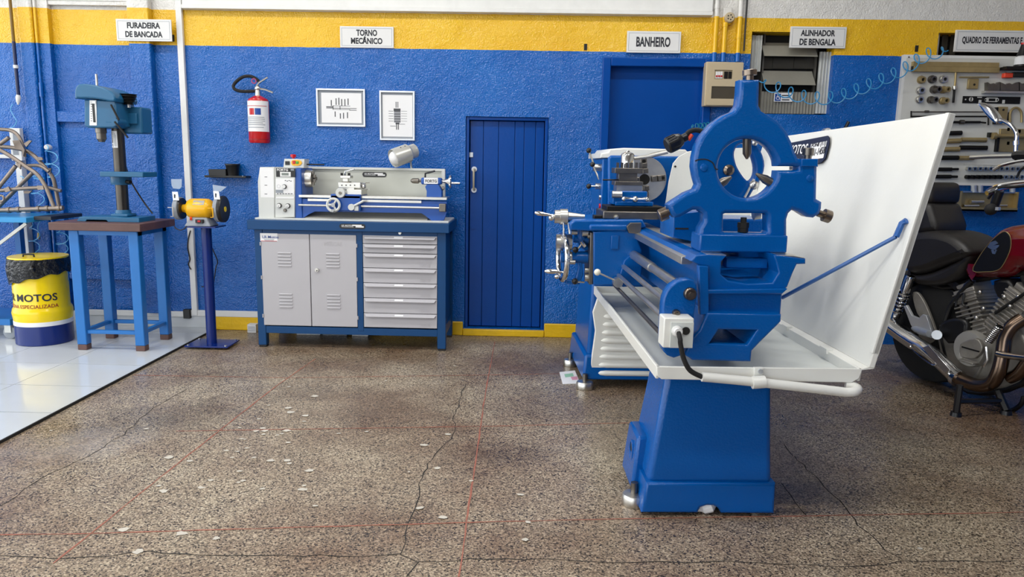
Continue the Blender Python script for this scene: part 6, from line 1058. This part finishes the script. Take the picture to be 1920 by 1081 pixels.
# frame, side covers and dark machinery mass
for pts, v in ((((150, 420), (300, 480), (420, 450), (640, 420), (900, 420)), -.06), (((150, 420), (300, 480), (420, 450), (640, 420), (900, 420)), .06), (((290, 690), (330, 560), (420, 450)), -.1), (((280, 690), (60, 640)), -.12), (((280, 690), (60, 640)), .12), (((640, 430), (700, 600), (680, 850), (520, 930), (360, 900), (290, 690)), -.09), (((640, 430), (700, 600), (680, 850), (520, 930), (360, 900), (290, 690)), .1)):
    MB().tube(smooth([mpt(x, y, v) for x, y in pts], 3, False), .016, 8).build('frame_tube', m_black, mc)
pad([(185, 500), (240, 480), (330, 480), (380, 520), (370, 600), (300, 640), (240, 640), (215, 590)], -.06, .06, 'battery_box', m_black, .01); MB().plate([mo(*smooth([(170, 510), (190, 500), (220, 540), (250, 610), (275, 690), (255, 690), (230, 640), (190, 590)], 3), v=-.1)], -.115, -.095, .004).build('side_cover', m_engine, mc)
pad([(300, 640), (420, 610), (640, 640), (700, 800), (640, 900), (500, 920), (380, 890), (310, 780)], -.1, .12, 'crankcase', m_engine, .02); pad([(290, 650), (330, 615), (390, 610), (420, 640), (400, 700), (330, 720)], -.14, -.04, 'clutch_housing', m_black, .02)
c = mpt(400, 745, -.16); rc_ = (mpt(400, 668, -.16).z - mpt(400, 828, -.16).z) / 2
cv = MB().rev([(rc_, 0), (rc_, .6), (rc_ * .93, .9), (rc_ * .6, 1)], (c.x, -.1, c.z), (c.x, -.16, c.z), 36).build('engine_cover', m_case, mc); MB().plate([mo(*smooth([(372, 735), (385, 715), (440, 698), (465, 720), (470, 750), (440, 785), (400, 785), (375, 775)], 2), v=-.165)], -.178, -.15, .006).build('cover_plate', m_engine, cv); MB().box(*(lambda p, q: (p.x, q.x))(mpt(374, 745, -.18), mpt(452, 745, -.18)), -.181, -.176, mpt(410, 748, -.18).z, mpt(410, 742, -.18).z).build('cover_groove', m_oxide, cv)
# cylinders with fins
def cylnd(p0, p1, r0, nf, v, nm):
    a, b = mpt(*p0, v), mpt(*p1, v); d = (b - a); d.y = 0; n = Vector((-d.z, 0, d.x)).normalized(); z = d.normalized()
    def slab(f0, f1, w, vw, nm_, par, bev=.006):
        P = [a + d * f0 - n * w, a + d * f0 + n * w, a + d * f1 + n * w, a + d * f1 - n * w]; return MB().plate([[(q.x, q.z) for q in P]], v - vw, v + vw, bev).build(nm_, m_engine, par)
    o = slab(0, .66, r0 * .74, r0 * .9, nm, mc)
    for k in range(nf): slab(.06 + .6 * k / nf, .06 + .6 * k / nf + .03, r0, r0 * 1.1, 'cooling_fin', o, .003)
    slab(.66, .9, r0 * .86, r0 * 1.05, 'cylinder_head', o, .01); slab(.9, 1.0, r0 * .66, r0 * .9, 'head_cap', o, .012)
    for k in range(3): slab(.7 + .06 * k, .72 + .06 * k, r0 * .92, r0 * 1.1, 'head_rib', o, .003)
    return o
c1_ = cylnd((485, 700), (425, 460), .085, 8, -.02, 'rear_cylinder'); cylnd((560, 690), (690, 480), .085, 8, -.02, 'front_cylinder')
MB().plate([mo((378, 500), (412, 442), (428, 448), (424, 470), (392, 512), (380, 514)), ], -.1, -.08, .004).build('head_cover', M('blue_grey_cover', (70, 84, 112), .4, .5), c1_) if False else MB().plate([mo((376, 505), (388, 465), (420, 440), (430, 450), (412, 485), (388, 514), v=-.09)], -.1, -.075, .003).build('head_badge', M('blue_grey_cover', (70, 84, 118), .35, .6), c1_)
for x, y in ((398, 470), (406, 478)): MB().tube([mpt(x - 12, y + 6, -.103), mpt(x + 14, y - 12, -.103)], .006, 6).build('badge_slot', m_oxide, c1_)
pad([(530, 450), (600, 445), (620, 500), (600, 540), (545, 520)], -.1, .05, 'air_box', m_black, .02)
for x, y in ((455, 500), (470, 570), (440, 610), (560, 520), (585, 560), (620, 520)): MB().sph(mpt(x, y, -.115), .013, 10).build('engine_bolt', m_steel, mc)
MB().tube(smooth([mpt(x, y, -.12) for x, y in ((350, 560), (355, 530), (385, 505), (380, 550), (400, 565))], 4, False), .006, 6).build('cable', m_black, mc); MB().tube(smooth([mpt(x, y, -.12) for x, y in ((520, 590), (580, 550), (640, 510), (700, 470))], 4, False), .009, 8).build('fuel_hose', m_rubber, mc); MB().tube(smooth([mpt(x, y, -.1) for x, y in ((430, 880), (470, 800), (490, 730))], 4, False), .011, 8).build('brake_rod', m_engine, mc)
# exhaust
ex = smooth([mpt(x, y, v) for x, y, v in ((-40, 570, -.2), (60, 640, -.2), (150, 705, -.2), (240, 760, -.21), (300, 815, -.21), (355, 868, -.2))], 5, False); MB().tube(ex, [.047] * 12 + [.044] * (len(ex) - 12), 16).build('muffler', m_chrome, mc)
e2 = smooth([mpt(x, y, v) for x, y, v in ((350, 865, -.2), (400, 888, -.2), (455, 902, -.2), (505, 890, -.2), (535, 840, -.2), (552, 770, -.19), (562, 700, -.18), (590, 650, -.16), (640, 615, -.12))], 5, False); MB().tube(e2, .037, 16).build('exhaust_pipe', m_exh, mc); c = mpt(355, 868, -.2); MB().rev([(.05, 0), (.05, 1)], mpt(347, 862, -.2), mpt(363, 873, -.2), 18).build('pipe_clamp', m_chrome, mc)
MB().tube(smooth([mpt(x, y, -.15) for x, y in ((580, 870), (620, 850), (660, 800), (700, 760))], 4, False), .032, 12).build('front_exhaust_pipe', m_exh, mc); MB().tube([mpt(530, 765, -.24), mpt(560, 772, -.24), mpt(644, 782, -.24), mpt(760, 790, -.24)], .017, 10).build('foot_bar', m_chrome, mc)
hs_ = [mpt(x, y, -.258) for x, y in ((205, 738), (235, 728), (330, 835), (305, 850))]; MB().plate([[(p.x, p.z) for p in hs_]], -.262, -.25, .004).build('heat_shield', m_chrome, mc); MB().tube(smooth([mpt(x, y, -.255) for x, y in ((155, 735), (165, 725), (205, 755), (258, 800), (262, 812), (245, 812), (190, 772))], 3), .004, 6, True).build('shield_trim', m_chrome, mc)
# shock absorber
a, b = mpt(155, 430, -.15), mpt(90, 610, -.15); sh = MB().rev([(.024, 0), (.03, .05), (.03, .36), (.02, .38), (.02, .85), (.026, .87), (.022, 1)], a, b, 18).build('shock_absorber', m_chrome, mc); dn = (b - a); zz = dn.normalized(); xx = zz.orthogonal().normalized(); yy = zz.cross(xx)
MB().tube([a + dn * (.36 + .5 * k / 84) + (xx * math.cos(6.283 * k / 14) + yy * math.sin(6.283 * k / 14)) * .031 for k in range(85)], .006, 6).build('coil_spring', m_chrome, sh)
MB().plate([mo((130, 560), (142, 556), (165, 600), (195, 612), (212, 595), (228, 600), (255, 680), (250, 698), (190, 680), (160, 640)), [(q.x, q.z) for q in (mpt(205, 625, -.14), mpt(222, 625, -.14), mpt(238, 672, -.14), mpt(200, 660, -.14))]] if False else [mo((130, 560), (142, 556), (165, 600), (195, 612), (212, 595), (228, 600), (255, 680), (250, 698), (190, 680), (160, 640), v=-.16)], -.17, -.15, .003).build('footpeg_bracket', m_alu, mc); MB().cyl(mpt(270, 684, -.15), mpt(268, 684, -.2), .028, n=18).build('swingarm_cap', m_alu, mc); MB().rev([(.012, 0), (.02, .2), (.02, 1)], mpt(165, 655, -.16), mpt(235, 678, -.2), 12).build('passenger_footpeg', m_alu, mc)
# small damper
a, b = mpt(540, 645, -.2), mpt(492, 712, -.2); sp_ = MB().cyl(a, b, .014, n=12).build('brake_spring_core', m_oxide, mc); dn = b - a; zz = dn.normalized(); xx = zz.orthogonal().normalized(); yy = zz.cross(xx); MB().tube([a + dn * (k / 110) + (xx * math.cos(6.283 * k / 11) + yy * math.sin(6.283 * k / 11)) * .02 for k in range(111)], .004, 5).build('coil_spring', m_chrome, sp_); MB().tube([mpt(480, 735, -.2), mpt(485, 790, -.2), mpt(470, 820, -.2)], .007, 6).build('brake_pedal', m_chrome, mc); MB().box(mpt(390, 795, -.2).x, mpt(455, 790, -.2).x, -.25, -.2, mpt(420, 802, -.2).z, mpt(420, 794, -.2).z).build('footpeg', m_engine, mc, bev=.003)
# stand
ns = B.loc(W.pz(1792, 779, 0)); fs_ = B.loc(W.pz(1886, 776, 0)); A_ = mpt(368, 900, ns.y); C_ = mpt(530, 925, fs_.y)
MB().tube([A_, (ns.x, ns.y, .02)], .017, 6).build('stand_leg', m_black, mc); MB().tube([C_, (fs_.x, fs_.y, .02)], .02, 6).build('stand_leg', m_black, mc); za_ = .12; MB().tube([A_.lerp(Vector((ns.x, ns.y, .02)), .6), C_.lerp(Vector((fs_.x, fs_.y, .02)), .5)], .014, 6).build('stand_crossbar', m_black, mc)
for q in (ns, fs_): MB().rev([(.03, 0), (.026, 1)], (q.x, q.y, 0), (q.x, q.y, .022), 12).build('stand_foot', m_black, mc)
MB().tube(smooth([mpt(x, y, -.05) for x, y in ((540, 960), (580, 1010), (630, 985), (644, 950))], 4, False), .013, 8).build('side_stand', m_black, mc)
# handlebar, mirror, levers
HP = B.px(1880, 372, -.25); hv_ = -.3
bar = MB().tube(smooth([bp2(x, y, v) for x, y, v in ((2010, 330, .1), (1960, 340, -.05), (1920, 345, -.2), (1880, 352, -.33), (1850, 362, -.42))], 4, False), .0125, 10).build('handlebar', m_chrome, mc)
MB().tube(smooth([bp2(x, y, -.38) for x, y in ((1862, 392), (1868, 375), (1874, 358))], 4, False), .022, 10).build('switch_housing', m_black, bar); MB().sph(bp2(1858, 392, -.42), .03, 14).build('grip_end', m_rubber, bar); MB().pbox(B, 1866, 388, 1872, 394, -.455, -.44).build('reflector', m_alu, bar)
for pts, r, nm, mt in ((((1863, 318), (1880, 309), (1905, 303), (1925, 300)), .009, 'brake_lever', m_chrome), (((1850, 358), (1868, 348), (1895, 343), (1925, 340)), .008, 'clutch_cable', m_chrome), (((1853, 372), (1872, 352), (1900, 350), (1925, 348)), .007, 'brake_hose', m_black), (((1908, 330), (1914, 318), (1926, 310)), .006, 'cable', m_black), (((1820, 295), (1860, 293), (1902, 292)), .011, 'lever_blade', m_steel), (((1902, 292), (1912, 290), (1930, 290)), .022, 'lever_perch', m_black)):
    MB().tube(smooth([bp2(x, y, -.36) for x, y in pts], 4, False), r, 8).build(nm, mt, bar)
st_ = MB().tube(smooth([bp2(x, y, -.3) for x, y in ((1904, 292), (1905, 270), (1906, 250), (1897, 236), (1885, 228), (1875, 224))], 4, False), .0095, 10).build('mirror_stem', m_chrome, mc); MB().cyl(bp2(1905, 272, -.3), bp2(1905, 264, -.3), .014).build('stem_nut', m_chrome, st_)
MB().plate([[(q.x, q.z) for q in (bp2(x, y, -.3) for x, y in smooth([(1838, 193), (1848, 194), (1862, 203), (1876, 222), (1874, 232), (1868, 230), (1855, 218), (1844, 204)], 3))]], -.325, -.275, .014).build('mirror', m_chrome, st_)
